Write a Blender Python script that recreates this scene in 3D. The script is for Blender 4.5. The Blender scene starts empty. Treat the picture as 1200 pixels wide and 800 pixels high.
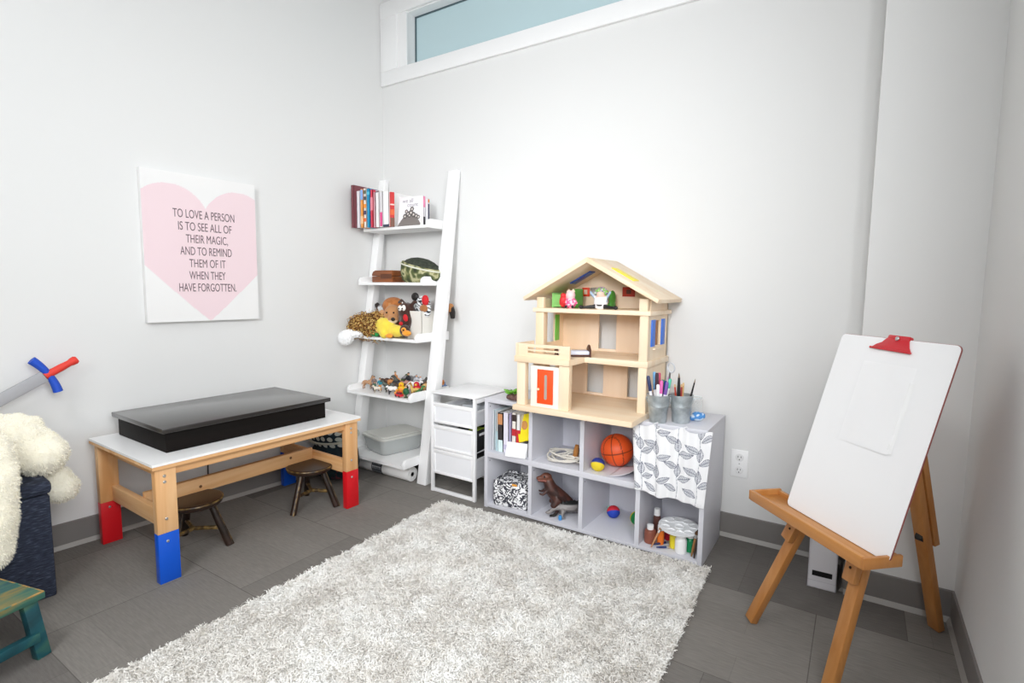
import bpy, bmesh, math, random
import numpy as np
from mathutils import Vector, Matrix, Euler, noise as mnoise
C = bpy.context.scene.collection
PI = math.pi
rnd = random.Random(11)
nrs = np.random.RandomState(5)

# ------------------------------------------------------------------ colour / materials
def lin(c):
    c = c / 255.0
    return c / 12.92 if c <= 0.04045 else ((c + 0.055) / 1.055) ** 2.4
def rgb(h):
    if isinstance(h, str):
        h = h.lstrip('#'); h = [int(h[i:i + 2], 16) for i in (0, 2, 4)]
    return (lin(h[0]), lin(h[1]), lin(h[2]), 1.0)
MATS = {}
def mat(name, col='#ffffff', rough=.6, metal=0.0, spec=.5, bump=0.0, bscale=200.0, var=0.0, vscale=8.0, trans=0.0, coat=0.0, emit=None, sheen=0.0, alpha=1.0):
    if name in MATS: return MATS[name]
    m = bpy.data.materials.new(name); m.use_nodes = True
    nt = m.node_tree; b = nt.nodes['Principled BSDF']
    c = rgb(col)
    b.inputs['Base Color'].default_value = c
    b.inputs['Roughness'].default_value = rough
    b.inputs['Metallic'].default_value = metal
    b.inputs['Specular IOR Level'].default_value = spec
    b.inputs['Coat Weight'].default_value = coat
    b.inputs['Sheen Weight'].default_value = sheen
    b.inputs['Transmission Weight'].default_value = trans
    tc = nt.nodes.new('ShaderNodeTexCoord')
    if var > 0:
        n = nt.nodes.new('ShaderNodeTexNoise'); n.inputs['Scale'].default_value = vscale; n.inputs['Detail'].default_value = 4
        nt.links.new(tc.outputs['Object'], n.inputs['Vector'])
        r = nt.nodes.new('ShaderNodeValToRGB')
        r.color_ramp.elements[0].position = .3; r.color_ramp.elements[1].position = .7
        r.color_ramp.elements[0].color = (c[0] * (1 - var), c[1] * (1 - var), c[2] * (1 - var), 1)
        r.color_ramp.elements[1].color = (min(1, c[0] * (1 + var * .6)), min(1, c[1] * (1 + var * .6)), min(1, c[2] * (1 + var * .6)), 1)
        nt.links.new(n.outputs['Fac'], r.inputs['Fac']); nt.links.new(r.outputs['Color'], b.inputs['Base Color'])
    if bump > 0:
        n2 = nt.nodes.new('ShaderNodeTexNoise'); n2.inputs['Scale'].default_value = bscale; n2.inputs['Detail'].default_value = 3
        nt.links.new(tc.outputs['Object'], n2.inputs['Vector'])
        bp = nt.nodes.new('ShaderNodeBump'); bp.inputs['Strength'].default_value = bump; bp.inputs['Distance'].default_value = .002
        nt.links.new(n2.outputs['Fac'], bp.inputs['Height']); nt.links.new(bp.outputs['Normal'], b.inputs['Normal'])
    if alpha < 1:
        out = nt.nodes['Material Output']; mx = nt.nodes.new('ShaderNodeMixShader'); tr = nt.nodes.new('ShaderNodeBsdfTransparent')
        mx.inputs['Fac'].default_value = alpha
        nt.links.new(tr.outputs[0], mx.inputs[1]); nt.links.new(b.outputs[0], mx.inputs[2]); nt.links.new(mx.outputs[0], out.inputs['Surface'])
    MATS[name] = m
    return m
def wood(name, base, dark, axis=0, rough=.5, scale=14.0, stretch=.06, mixk=.5, coat=0.0):
    if name in MATS: return MATS[name]
    m = bpy.data.materials.new(name); m.use_nodes = True
    nt = m.node_tree; b = nt.nodes['Principled BSDF']; b.inputs['Roughness'].default_value = rough
    b.inputs['Coat Weight'].default_value = coat
    tc = nt.nodes.new('ShaderNodeTexCoord'); mp = nt.nodes.new('ShaderNodeMapping')
    sc = [1, 1, 1]; sc[axis] = stretch
    mp.inputs['Scale'].default_value = sc
    n = nt.nodes.new('ShaderNodeTexNoise'); n.inputs['Scale'].default_value = scale; n.inputs['Detail'].default_value = 5; n.inputs['Distortion'].default_value = .8
    r = nt.nodes.new('ShaderNodeValToRGB')
    r.color_ramp.elements[0].position = .5 - .3 * mixk; r.color_ramp.elements[1].position = .5 + .3 * mixk
    r.color_ramp.elements[0].color = rgb(dark); r.color_ramp.elements[1].color = rgb(base)
    L = nt.links.new
    L(tc.outputs['Object'], mp.inputs['Vector']); L(mp.outputs['Vector'], n.inputs['Vector']); L(n.outputs['Fac'], r.inputs['Fac']); L(r.outputs['Color'], b.inputs['Base Color'])
    MATS[name] = m
    return m
def painted(name, rough=.6, bump=0.0, bscale=300.0, coat=0.0, sheen=0.0):
    if name in MATS: return MATS[name]
    m = mat(name, '#ffffff', rough=rough, bump=bump, bscale=bscale, coat=coat, sheen=sheen)
    nt = m.node_tree; a = nt.nodes.new('ShaderNodeAttribute'); a.attribute_name = 'Col'
    nt.links.new(a.outputs['Color'], nt.nodes['Principled BSDF'].inputs['Base Color'])
    return m
def voronoi_mat(name, c1, c2, scale, thr, rough=.8, feature='F1', soft=.02, randomness=1.0):
    if name in MATS: return MATS[name]
    m = bpy.data.materials.new(name); m.use_nodes = True
    nt = m.node_tree; b = nt.nodes['Principled BSDF']; b.inputs['Roughness'].default_value = rough
    tc = nt.nodes.new('ShaderNodeTexCoord'); v = nt.nodes.new('ShaderNodeTexVoronoi'); v.feature = feature
    v.inputs['Scale'].default_value = scale; v.inputs['Randomness'].default_value = randomness
    r = nt.nodes.new('ShaderNodeValToRGB'); r.color_ramp.elements[0].position = thr - soft; r.color_ramp.elements[1].position = thr + soft
    r.color_ramp.elements[0].color = rgb(c1); r.color_ramp.elements[1].color = rgb(c2)
    nt.links.new(tc.outputs['Object'], v.inputs['Vector']); nt.links.new(v.outputs['Distance'], r.inputs['Fac']); nt.links.new(r.outputs['Color'], b.inputs['Base Color'])
    MATS[name] = m
    return m
def noise_ramp(name, stops, scale, rough=.8, stretch=(1, 1, 1), detail=3.0, dist=0.0, bump=0.0, metal=0.0):
    if name in MATS: return MATS[name]
    m = bpy.data.materials.new(name); m.use_nodes = True
    nt = m.node_tree; b = nt.nodes['Principled BSDF']; b.inputs['Roughness'].default_value = rough; b.inputs['Metallic'].default_value = metal
    tc = nt.nodes.new('ShaderNodeTexCoord'); mp = nt.nodes.new('ShaderNodeMapping'); mp.inputs['Scale'].default_value = stretch
    n = nt.nodes.new('ShaderNodeTexNoise'); n.inputs['Scale'].default_value = scale; n.inputs['Detail'].default_value = detail; n.inputs['Distortion'].default_value = dist
    r = nt.nodes.new('ShaderNodeValToRGB')
    el = r.color_ramp.elements
    while len(el) < len(stops): el.new(.5)
    for e, (p, c) in zip(el, stops): e.position = p; e.color = rgb(c)
    L = nt.links.new
    L(tc.outputs['Object'], mp.inputs['Vector']); L(mp.outputs['Vector'], n.inputs['Vector']); L(n.outputs['Fac'], r.inputs['Fac']); L(r.outputs['Color'], b.inputs['Base Color'])
    if bump:
        bp = nt.nodes.new('ShaderNodeBump'); bp.inputs['Strength'].default_value = bump; bp.inputs['Distance'].default_value = .003
        L(n.outputs['Fac'], bp.inputs['Height']); L(bp.outputs['Normal'], b.inputs['Normal'])
    MATS[name] = m
    return m

# ------------------------------------------------------------------ mesh builder
def rotm(r):
    return Euler(r).to_matrix() if r is not None else Matrix.Identity(3)
class B:
    def __init__(s): s.bm = bmesh.new()
    def _v(s, pts): return [s.bm.verts.new(p) for p in pts]
    def box(s, c, d, r=None, taper=None):
        R = rotm(r); x, y, z = d[0] / 2, d[1] / 2, d[2] / 2; t = taper or 1.0
        P = [(-x, -y, -z), (x, -y, -z), (x, y, -z), (-x, y, -z), (-x * t, -y * t, z), (x * t, -y * t, z), (x * t, y * t, z), (-x * t, y * t, z)]
        v = s._v([Vector(c) + R @ Vector(p) for p in P])
        for f in ((0, 3, 2, 1), (4, 5, 6, 7), (0, 1, 5, 4), (1, 2, 6, 5), (2, 3, 7, 6), (3, 0, 4, 7)): s.bm.faces.new([v[i] for i in f])
        return s
    def bb(s, x0, x1, y0, y1, z0, z1):
        return s.box(((x0 + x1) / 2, (y0 + y1) / 2, (z0 + z1) / 2), (abs(x1 - x0), abs(y1 - y0), abs(z1 - z0)))
    def bar(s, p0, p1, w, d, side=(1, 0, 0), w1=None, d1=None):
        p0, p1 = Vector(p0), Vector(p1); a = (p1 - p0).normalized(); u = Vector(side); u = (u - a * u.dot(a)).normalized(); n = a.cross(u)
        w1 = w if w1 is None else w1; d1 = d if d1 is None else d1
        P = []
        for p, ww, dd in ((p0, w, d), (p1, w1, d1)):
            for i, j in ((-1, -1), (1, -1), (1, 1), (-1, 1)): P.append(p + u * (i * ww / 2) + n * (j * dd / 2))
        v = s._v(P)
        for f in ((0, 3, 2, 1), (4, 5, 6, 7), (0, 1, 5, 4), (1, 2, 6, 5), (2, 3, 7, 6), (3, 0, 4, 7)): s.bm.faces.new([v[i] for i in f])
        return s
    def tube(s, pts, r, seg=10, cap=True, closed=False):
        pts = [Vector(p) for p in pts]; n = len(pts); rs = [r] * n if isinstance(r, (int, float)) else r
        rings = []; prev = None
        for i, p in enumerate(pts):
            if closed: a = pts[(i + 1) % n] - pts[i - 1]
            else: a = pts[min(i + 1, n - 1)] - pts[max(i - 1, 0)]
            if a.length < 1e-9: a = Vector((0, 0, 1))
            a.normalize()
            if prev is None:
                u = a.orthogonal().normalized()
            else:
                u = prev - a * prev.dot(a)
                u = u.normalized() if u.length > 1e-6 else a.orthogonal().normalized()
            prev = u; w = a.cross(u)
            rings.append(s._v([p + (u * math.cos(2 * PI * k / seg) + w * math.sin(2 * PI * k / seg)) * rs[i] for k in range(seg)]))
        m = n if closed else n - 1
        for i in range(m):
            A, Bq = rings[i], rings[(i + 1) % n]
            for k in range(seg): s.bm.faces.new([A[k], A[(k + 1) % seg], Bq[(k + 1) % seg], Bq[k]])
        if cap and not closed:
            s.bm.faces.new(list(reversed(rings[0]))); s.bm.faces.new(rings[-1])
        return s
    def cyl(s, p0, p1, r0, r1=None, seg=16): return s.tube([p0, p1], [r0, r0 if r1 is None else r1], seg)
    def lathe(s, prof, seg=24, loc=(0, 0, 0), r=None, closed=False):
        R = rotm(r); rings = []
        for (rad, z) in prof:
            if rad < 1e-6: rings.append([s.bm.verts.new(Vector(loc) + R @ Vector((0, 0, z)))])
            else: rings.append(s._v([Vector(loc) + R @ Vector((rad * math.cos(2 * PI * k / seg), rad * math.sin(2 * PI * k / seg), z)) for k in range(seg)]))
        for A, Bq in zip(rings, rings[1:]):
            for k in range(seg):
                k2 = (k + 1) % seg
                if len(A) == 1 and len(Bq) == 1: continue
                if len(A) == 1: s.bm.faces.new([A[0], Bq[k2], Bq[k]])
                elif len(Bq) == 1: s.bm.faces.new([A[k], A[k2], Bq[0]])
                else: s.bm.faces.new([A[k], A[k2], Bq[k2], Bq[k]])
        if len(rings[0]) > 1: s.bm.faces.new(list(reversed(rings[0])))
        if len(rings[-1]) > 1: s.bm.faces.new(rings[-1])
        return s
    def prism(s, poly, o, u, v, w):
        o, u, v, w = Vector(o), Vector(u), Vector(v), Vector(w)
        a = s._v([o + u * p[0] + v * p[1] for p in poly]); b = s._v([o + u * p[0] + v * p[1] + w for p in poly])
        n = len(poly)
        s.bm.faces.new(list(reversed(a))); s.bm.faces.new(b)
        for i in range(n): s.bm.faces.new([a[i], a[(i + 1) % n], b[(i + 1) % n], b[i]])
        return s
    def ell(s, c, r, rot=None, seg=16, rings=10):
        R = rotm(rot)
        if isinstance(r, (int, float)): r = (r, r, r)
        g = []
        for i in range(rings + 1):
            th = PI * i / rings
            if i in (0, rings): g.append([s.bm.verts.new(Vector(c) + R @ Vector((0, 0, r[2] * math.cos(th))))])
            else: g.append(s._v([Vector(c) + R @ Vector((r[0] * math.sin(th) * math.cos(2 * PI * k / seg), r[1] * math.sin(th) * math.sin(2 * PI * k / seg), r[2] * math.cos(th))) for k in range(seg)]))
        for A, Bq in zip(g, g[1:]):
            for k in range(seg):
                k2 = (k + 1) % seg
                if len(A) == 1: s.bm.faces.new([A[0], Bq[k], Bq[k2]])
                elif len(Bq) == 1: s.bm.faces.new([A[k2], A[k], Bq[0]])
                else: s.bm.faces.new([A[k], Bq[k], Bq[k2], A[k2]])
        return s
    def torus(s, c, R, r, rot=None, seg=32, rseg=8):
        M = rotm(rot)
        return s.tube([Vector(c) + M @ Vector((R * math.cos(2 * PI * i / seg), R * math.sin(2 * PI * i / seg), 0)) for i in range(seg)], r, rseg, closed=True)

def finish(name, me, material, parent, loc, rot):
    o = bpy.data.objects.new(name, me); C.objects.link(o)
    if material is not None:
        me.materials.clear(); me.materials.append(material)
    if parent is not None: o.parent = parent
    o.location = loc; o.rotation_euler = rot
    return o
def build(name, b, material, parent=None, loc=(0, 0, 0), rot=(0, 0, 0), bevel=0.0, sharp=38, recalc=True):
    bm = b.bm
    if recalc: bmesh.ops.recalc_face_normals(bm, faces=bm.faces)
    if bevel > 0:
        es = [e for e in bm.edges if len(e.link_faces) == 2 and e.calc_face_angle(0) > .6]
        bmesh.ops.bevel(bm, geom=es, offset=bevel, segments=2, profile=.5, affect='EDGES', clamp_overlap=True)
    ang = math.radians(sharp)
    for f in bm.faces: f.smooth = True
    for e in bm.edges:
        if len(e.link_faces) == 2 and e.calc_face_angle(0) > ang: e.smooth = False
    me = bpy.data.meshes.new(name); bm.to_mesh(me); bm.free()
    return finish(name, me, material, parent, loc, rot)
def blob(name, b, material, vox, parent=None, loc=(0, 0, 0), rot=(0, 0, 0), smooth=4, bumpy=0.0, bsc=40.0):
    """union of overlapping shapes as one continuous skin"""
    bm = b.bm; bmesh.ops.recalc_face_normals(bm, faces=bm.faces)
    me = bpy.data.meshes.new(name); bm.to_mesh(me); bm.free()
    o = bpy.data.objects.new(name, me); C.objects.link(o)
    m = o.modifiers.new('r', 'REMESH'); m.mode = 'VOXEL'; m.voxel_size = vox
    if smooth:
        s = o.modifiers.new('s', 'SMOOTH'); s.iterations = smooth; s.factor = .5
    dg = bpy.context.evaluated_depsgraph_get(); dg.update()
    me2 = bpy.data.meshes.new_from_object(o.evaluated_get(dg))
    bpy.data.objects.remove(o); bpy.data.meshes.remove(me)
    me2.name = name
    for p in me2.polygons: p.use_smooth = True
    if bumpy:
        for v in me2.vertices:
            v.co += v.normal * bumpy * mnoise.noise(v.co * bsc)
    return finish(name, me2, material, parent, loc, rot)
def paint(o, fn):
    me = o.data
    a = me.color_attributes.new('Col', 'FLOAT_COLOR', 'POINT')
    for i, v in enumerate(me.vertices):
        a.data[i].color = rgb(fn(v.co, v.normal))
    return o
def grid(name, nu, nv, pos, material, parent=None, col=None, loc=(0, 0, 0), rot=(0, 0, 0), thick=0.0):
    bm = bmesh.new(); V = [[bm.verts.new(pos(i / nu, j / nv)) for i in range(nu + 1)] for j in range(nv + 1)]
    for j in range(nv):
        for i in range(nu): bm.faces.new([V[j][i], V[j][i + 1], V[j + 1][i + 1], V[j + 1][i]])
    me = bpy.data.meshes.new(name); bm.to_mesh(me); bm.free()
    for p in me.polygons: p.use_smooth = True
    o = finish(name, me, material, parent, loc, rot)
    if col:
        a = me.color_attributes.new('Col', 'FLOAT_COLOR', 'POINT')
        k = 0
        for j in range(nv + 1):
            for i in range(nu + 1):
                a.data[k].color = rgb(col(i / nu, j / nv)); k += 1
    if thick:
        s = o.modifiers.new('t', 'SOLIDIFY'); s.thickness = thick; s.offset = 0
    return o
def strands(name, P, D, length, width, material, parent=None, droop=.3, curl=0.0, seg=3, loc=(0, 0, 0), rot=(0, 0, 0), zmin=None):
    """many small yarn blades in one mesh: P roots, D unit directions"""
    n = len(P); W = np.cross(D, nrs.normal(size=(n, 3))); W /= np.linalg.norm(W, axis=1)[:, None] + 1e-9
    L = length * (0.7 + 0.6 * nrs.rand(n))[:, None]
    side = np.cross(D, W)
    verts = np.zeros((n, seg + 1, 2, 3)); ph = nrs.rand(n)[:, None] * 6.28
    for k in range(seg + 1):
        t = k / seg
        c = P + D * L * t + np.array([0, 0, -1.0]) * droop * L * t * t
        if curl: c = c + curl * L * (W * np.sin(ph + 7 * t) + side * (np.cos(ph + 7 * t) - np.cos(ph)))
        if zmin is not None: c[:, 2] = np.maximum(c[:, 2], zmin + .002 * nrs.rand(n))
        w = width * (1 - .55 * t)
        verts[:, k, 0] = c - W * w / 2; verts[:, k, 1] = c + W * w / 2
    base = (np.arange(n) * (seg + 1) * 2)[:, None]
    F = np.concatenate([base + np.array([2 * k, 2 * k + 1, 2 * k + 3, 2 * k + 2]) for k in range(seg)], axis=1).reshape(-1)
    me = bpy.data.meshes.new(name); nf = n * seg
    me.vertices.add(n * (seg + 1) * 2); me.vertices.foreach_set('co', verts.reshape(-1))
    me.loops.add(nf * 4); me.loops.foreach_set('vertex_index', F.astype(np.int32))
    me.polygons.add(nf); me.polygons.foreach_set('loop_start', np.arange(nf, dtype=np.int32) * 4)
    me.polygons.foreach_set('use_smooth', np.ones(nf, dtype=bool))
    me.update(calc_edges=True)
    return finish(name, me, material, parent, loc, rot)
def sample(o, n):
    me = o.data; me.calc_loop_triangles()
    co = np.zeros(len(me.vertices) * 3); me.vertices.foreach_get('co', co); co = co.reshape(-1, 3)
    t = np.zeros(len(me.loop_triangles) * 3, dtype=np.int32); me.loop_triangles.foreach_get('vertices', t); t = t.reshape(-1, 3)
    a, b, c = co[t[:, 0]], co[t[:, 1]], co[t[:, 2]]
    N = np.cross(b - a, c - a); A = np.linalg.norm(N, axis=1); N = N / (A[:, None] + 1e-12)
    k = nrs.choice(len(t), n, p=A / A.sum()); u = nrs.rand(n, 1); v = nrs.rand(n, 1); m = (u + v) > 1
    u = np.where(m, 1 - u, u); v = np.where(m, 1 - v, v)
    return a[k] + (b[k] - a[k]) * u + (c[k] - a[k]) * v, N[k]
def fuzz(name, o, n, length, width, material, parent, droop=.4, curl=0.0, rand=.6, seg=2):
    P, N = sample(o, n); D = N + rand * nrs.normal(size=N.shape); D /= np.linalg.norm(D, axis=1)[:, None]
    r = strands(name, P - N * .001, D, length, width, material, parent, droop, curl, seg)
    r['kind'] = 'stuff'
    return r
def text(name, s, size, material, parent, loc, rot, sx=1.0, ext=.0004, align='CENTER', bold=0.0):
    cu = bpy.data.curves.new(name, 'FONT'); cu.body = s; cu.size = size; cu.extrude = ext; cu.align_x = align; cu.offset = bold
    o = bpy.data.objects.new(name, cu); C.objects.link(o)
    dg = bpy.context.evaluated_depsgraph_get(); dg.update()
    me = bpy.data.meshes.new_from_object(o.evaluated_get(dg)); bpy.data.objects.remove(o)
    for v in me.vertices: v.co.x *= sx
    return finish(name, me, material, parent, loc, rot)

def tag(o, label, cat, group=None, kind=None):
    o['label'] = label; o['category'] = cat
    if group: o['group'] = group
    if kind: o['kind'] = kind
    return o
def thing(name, label, cat, loc=(0, 0, 0), rot=(0, 0, 0), group=None):
    o = bpy.data.objects.new(name, None); C.objects.link(o); o.empty_display_size = .05
    o.location = loc; o.rotation_euler = rot if not isinstance(rot, (int, float)) else (0, 0, rot)
    return tag(o, label, cat, group)
def struct(o): o['kind'] = 'structure'; return o

# ------------------------------------------------------------------ frame of the room
H = 1.0853; YB = 2.4534; XL = -2.5785; LA = .0723; YP = 2.2145; XR = .3202; XP = .012; ZC = 2.95; Y0 = -2.6
WDv = Vector((math.sin(LA), math.cos(LA), 0)); WNv = Vector((math.cos(LA), -math.sin(LA), 0)); W0 = Vector((XL, YB, 0))
def LW(s, off, z=0.0):  # point by distance along the left wall from the corner, distance from it, height
    p = W0 - WDv * s + WNv * off; return Vector((p.x, p.y, z))

# camera
yaw, pit, rol, fpx = -.5765, .0971, .0109, 625.5107
fw = Vector((math.sin(yaw) * math.cos(pit), math.cos(yaw) * math.cos(pit), -math.sin(pit)))
rt = Vector((math.cos(yaw), -math.sin(yaw), 0)); up = rt.cross(fw)
rt2 = rt * math.cos(rol) + up * math.sin(rol); up2 = up * math.cos(rol) - rt * math.sin(rol)
cam = bpy.data.cameras.new('camera'); co = bpy.data.objects.new('camera', cam); C.objects.link(co)
M = Matrix((rt2, up2, -fw)).transposed().to_4x4(); M.translation = Vector((0, 0, H)); co.matrix_world = M
cam.sensor_width = 36; cam.lens = fpx / 1200 * 36; cam.clip_start = .05
bpy.context.scene.camera = co

# ------------------------------------------------------------------ materials used often
WALL = mat('wall_paint', '#e3e3e2', rough=.75, spec=.25, bump=.04, bscale=400)
TRIMW = mat('white_trim_paint', '#f4f4f4', rough=.4)
BASEM = mat('grey_vinyl_base', '#7f7b78', rough=.5, var=.05)
BASEL = mat('vinyl_base_toe', '#a09c97', rough=.45)
WHITE = mat('white_lacquer', '#f5f5f5', rough=.4)
WHITEM = mat('white_powder_coat', '#f4f4f5', rough=.4)
PINE = wood('pine_long', '#ecc08e', '#d79f66', axis=1, scale=22, stretch=.05)
PINEX = wood('pine_cross', '#ecc08e', '#d79f66', axis=0, scale=22, stretch=.05)
PINEZ = wood('pine_upright', '#ecc08e', '#d69c62', axis=2, scale=22, stretch=.06)
SCREW = mat('screw_metal', '#c9c9c9', rough=.35, metal=.9)
PNT = painted('painted_toy', rough=.5)
PNTF = painted('printed_fabric', rough=.9, sheen=.2)

# ------------------------------------------------------------------ room shell
m = bpy.data.materials.new('grey_carpet_tile'); m.use_nodes = True
nt = m.node_tree; bs = nt.nodes['Principled BSDF']; bs.inputs['Roughness'].default_value = .95; bs.inputs['Specular IOR Level'].default_value = .15
tc = nt.nodes.new('ShaderNodeTexCoord'); mp = nt.nodes.new('ShaderNodeMapping'); mp.inputs['Location'].default_value = (.06, -.005, 0)
br = nt.nodes.new('ShaderNodeTexBrick'); br.offset = .5; br.offset_frequency = 2; br.inputs['Scale'].default_value = 1.0
br.inputs['Brick Width'].default_value = .5; br.inputs['Row Height'].default_value = .5; br.inputs['Mortar Size'].default_value = .0015
br.inputs['Color1'].default_value = rgb('#84807b'); br.inputs['Color2'].default_value = rgb('#66625f'); br.inputs['Mortar'].default_value = rgb('#686460')
br.inputs['Bias'].default_value = -.2
wv = nt.nodes.new('ShaderNodeTexNoise'); wv.inputs['Scale'].default_value = 60; wv.inputs['Detail'].default_value = 6
mp2 = nt.nodes.new('ShaderNodeMapping'); mp2.inputs['Scale'].default_value = (.35, 3, 1)
hs = nt.nodes.new('ShaderNodeMixRGB'); hs.blend_type = 'OVERLAY'; hs.inputs['Fac'].default_value = .25
br2 = nt.nodes.new('ShaderNodeTexBrick'); br2.offset = .37; br2.inputs['Scale'].default_value = 1.0; br2.inputs['Brick Width'].default_value = .5; br2.inputs['Row Height'].default_value = .125
br2.inputs['Mortar Size'].default_value = .0012; br2.inputs['Color1'].default_value = (1, 1, 1, 1); br2.inputs['Color2'].default_value = (.93, .93, .93, 1); br2.inputs['Mortar'].default_value = (.86, .86, .86, 1)
ml = nt.nodes.new('ShaderNodeMixRGB'); ml.blend_type = 'MULTIPLY'; ml.inputs['Fac'].default_value = 1
L = nt.links.new
L(tc.outputs['Object'], mp.inputs['Vector']); L(mp.outputs['Vector'], br.inputs['Vector']); L(mp.outputs['Vector'], br2.inputs['Vector'])
L(tc.outputs['Object'], mp2.inputs['Vector']); L(mp2.outputs['Vector'], wv.inputs['Vector'])
L(br.outputs['Color'], ml.inputs['Color1']); L(br2.outputs['Color'], ml.inputs['Color2'])
L(ml.outputs['Color'], hs.inputs['Color1']); L(wv.outputs['Fac'], hs.inputs['Color2']); L(hs.outputs['Color'], bs.inputs['Base Color'])
fine = nt.nodes.new('ShaderNodeTexNoise'); fine.inputs['Scale'].default_value = 500
bp = nt.nodes.new('ShaderNodeBump'); bp.inputs['Strength'].default_value = .35; bp.inputs['Distance'].default_value = .003
L(tc.outputs['Object'], fine.inputs['Vector']); L(fine.outputs['Fac'], bp.inputs['Height']); L(bp.outputs['Normal'], bs.inputs['Normal'])
CARPET = m

pL = lambda s, off=0: LW(s, off)
def shell(name, b, mm): return struct(build(name, b, mm))
fl0 = LW(5.2, 0)
shell('floor', B().prism([(-3.2, Y0 - .1), (XR + .1, Y0 - .1), (XR + .1, YB + .15), (-3.2, YB + .15)], (0, 0, -.1), (1, 0, 0), (0, 1, 0), (0, 0, .1)), CARPET)
shell('ceiling', B().bb(-3.2, XR + .1, Y0 - .1, YB + .15, ZC, ZC + .1), mat('ceiling_paint', '#b9b9b8', rough=.9))
# left wall (thick slab along the slanted line)
a, b_ = LW(0, 0), LW(5.2, 0); a2, b2 = LW(-.12, -.12), LW(5.2, -.12)
shell('wall_left', B().prism([(a.x, a.y), (b_.x, b_.y), (b2.x, b2.y), (a2.x, a2.y)], (0, 0, 0), (1, 0, 0), (0, 1, 0), (0, 0, ZC)), WALL)
# back wall with the transom opening
wx0, wx1, wz0, wz1 = -2.36, -.35, 2.41, 2.72
bwl = B()
bwl.bb(-2.75, wx0, YB, YB + .12, 0, ZC); bwl.bb(wx1, XR + .1, YB, YB + .12, 0, ZC)
bwl.bb(wx0, wx1, YB, YB + .12, 0, wz0); bwl.bb(wx0, wx1, YB, YB + .12, wz1, ZC)
shell('wall_back', bwl, WALL)
shell('wall_pillar', B().bb(XP, XR, YP, YB, 0, ZC), WALL)
# right wall: window opening behind the camera position
rw = B(); ry0, ry1, rz0, rz1 = -2.2, .9, .85, 2.5
rw.bb(XR, XR + .12, ry1, YB + .12, 0, ZC); rw.bb(XR, XR + .12, Y0, ry0, 0, ZC); rw.bb(XR, XR + .12, ry0, ry1, 0, rz0); rw.bb(XR, XR + .12, ry0, ry1, rz1, ZC)
shell('wall_right', rw, WALL)
shell('wall_front', B().bb(-3.2, XR + .12, Y0 - .12, Y0, 0, ZC), mat('front_wall_paint', '#7f7f80', rough=.8))
# daylight window in the right wall
w2 = bpy.data.objects.new('window_2', None); C.objects.link(w2); struct(w2)
b_ = B(); b_.bb(XR + .07, XR + .11, ry0, ry0 + .05, rz0, rz1); b_.bb(XR + .07, XR + .11, ry1 - .05, ry1, rz0, rz1); b_.bb(XR + .07, XR + .11, ry0, ry1, rz0, rz0 + .05); b_.bb(XR + .07, XR + .11, ry0, ry1, rz1 - .05, rz1); b_.bb(XR + .07, XR + .11, (ry0 + ry1) / 2 - .02, (ry0 + ry1) / 2 + .02, rz0 + .05, rz1 - .05)
build('window_frame', b_, TRIMW, w2)
build('window_pane', B().bb(XR + .088, XR + .092, ry0 + .05, ry1 - .05, rz0 + .05, rz1 - .05), mat('clear_pane', '#e8f0f2', rough=.02, alpha=.12), w2)
# transom window
win = bpy.data.objects.new('window_1', None); C.objects.link(win); struct(win)
cs = B(); ow = .09
cs.prism([(wx0 - .215, wz0 - .085), (wx1 + .1, wz0 - .085), (wx1 + .1, wz0), (wx0 - .215, wz0)], (0, YB - .018, 0), (1, 0, 0), (0, 0, 1), (0, .018, 0))
cs.bb(wx0 - .215, wx0 - .075, YB - .018, YB, wz0, wz1); cs.bb(wx1, wx1 + .1, YB - .018, YB, wz0, wz1); cs.bb(wx0 - .215, wx1 + .1, YB - .018, YB, wz1, wz1 + .09)
build('window_casing', cs, TRIMW, win, bevel=.002)
jb = B(); jb.bb(wx0 - .075, wx0, YB - .01, YB + .012, wz0, wz1)
jb.bb(wx0 - .006, wx0, YB, YB + .1, wz0, wz1); jb.bb(wx0, wx1, YB, YB + .1, wz1 - .006, wz1); jb.bb(wx0, wx1, YB, YB + .1, wz0, wz0 + .006)
build('window_jamb', jb, TRIMW, win)
GL = mat('frosted_teal_glass', '#bfd6db', rough=.25, spec=.4)
build('window_pane', B().bb(wx0, wx1, YB + .07, YB + .08, wz0, wz1), GL, win)
build('window_gasket', B().bb(wx0, wx0 + .006, YB + .062, YB + .07, wz0, wz1).bb(wx0, wx1, YB + .062, YB + .07, wz1 - .012, wz1 - .006), mat('dark_gasket', '#4c6168', rough=.5), win)
# baseboards (cove base: band + lighter toe)
def baseboard(name, p0, p1, nrm):
    p0, p1, n = Vector(p0), Vector(p1), Vector(nrm)
    root = bpy.data.objects.new(name, None); C.objects.link(root); struct(root)
    d = p1 - p0
    prof = [(0, .016), (.006, .016), (.006, .104), (.002, .107), (0, .107)]
    build('base_band', B().prism(prof, p0, n, (0, 0, 1), d), BASEM, root)
    build('base_toe', B().prism([(0, 0), (.016, 0), (.013, .008), (.007, .017), (0, .017)], p0, n, (0, 0, 1), d), BASEL, root)
baseboard('baseboard_left', LW(5, 0), LW(0, 0), WNv)
baseboard('baseboard_back', (XL, YB, 0), (XP, YB, 0), (0, -1, 0))
baseboard('baseboard_pillar', (XP, YP, 0), (XR, YP, 0), (0, -1, 0))
baseboard('baseboard_pillar_side', (XP, YP, 0), (XP, YB, 0), (-1, 0, 0))
baseboard('baseboard_right', (XR, YP, 0), (XR, Y0, 0), (-1, 0, 0))

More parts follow.
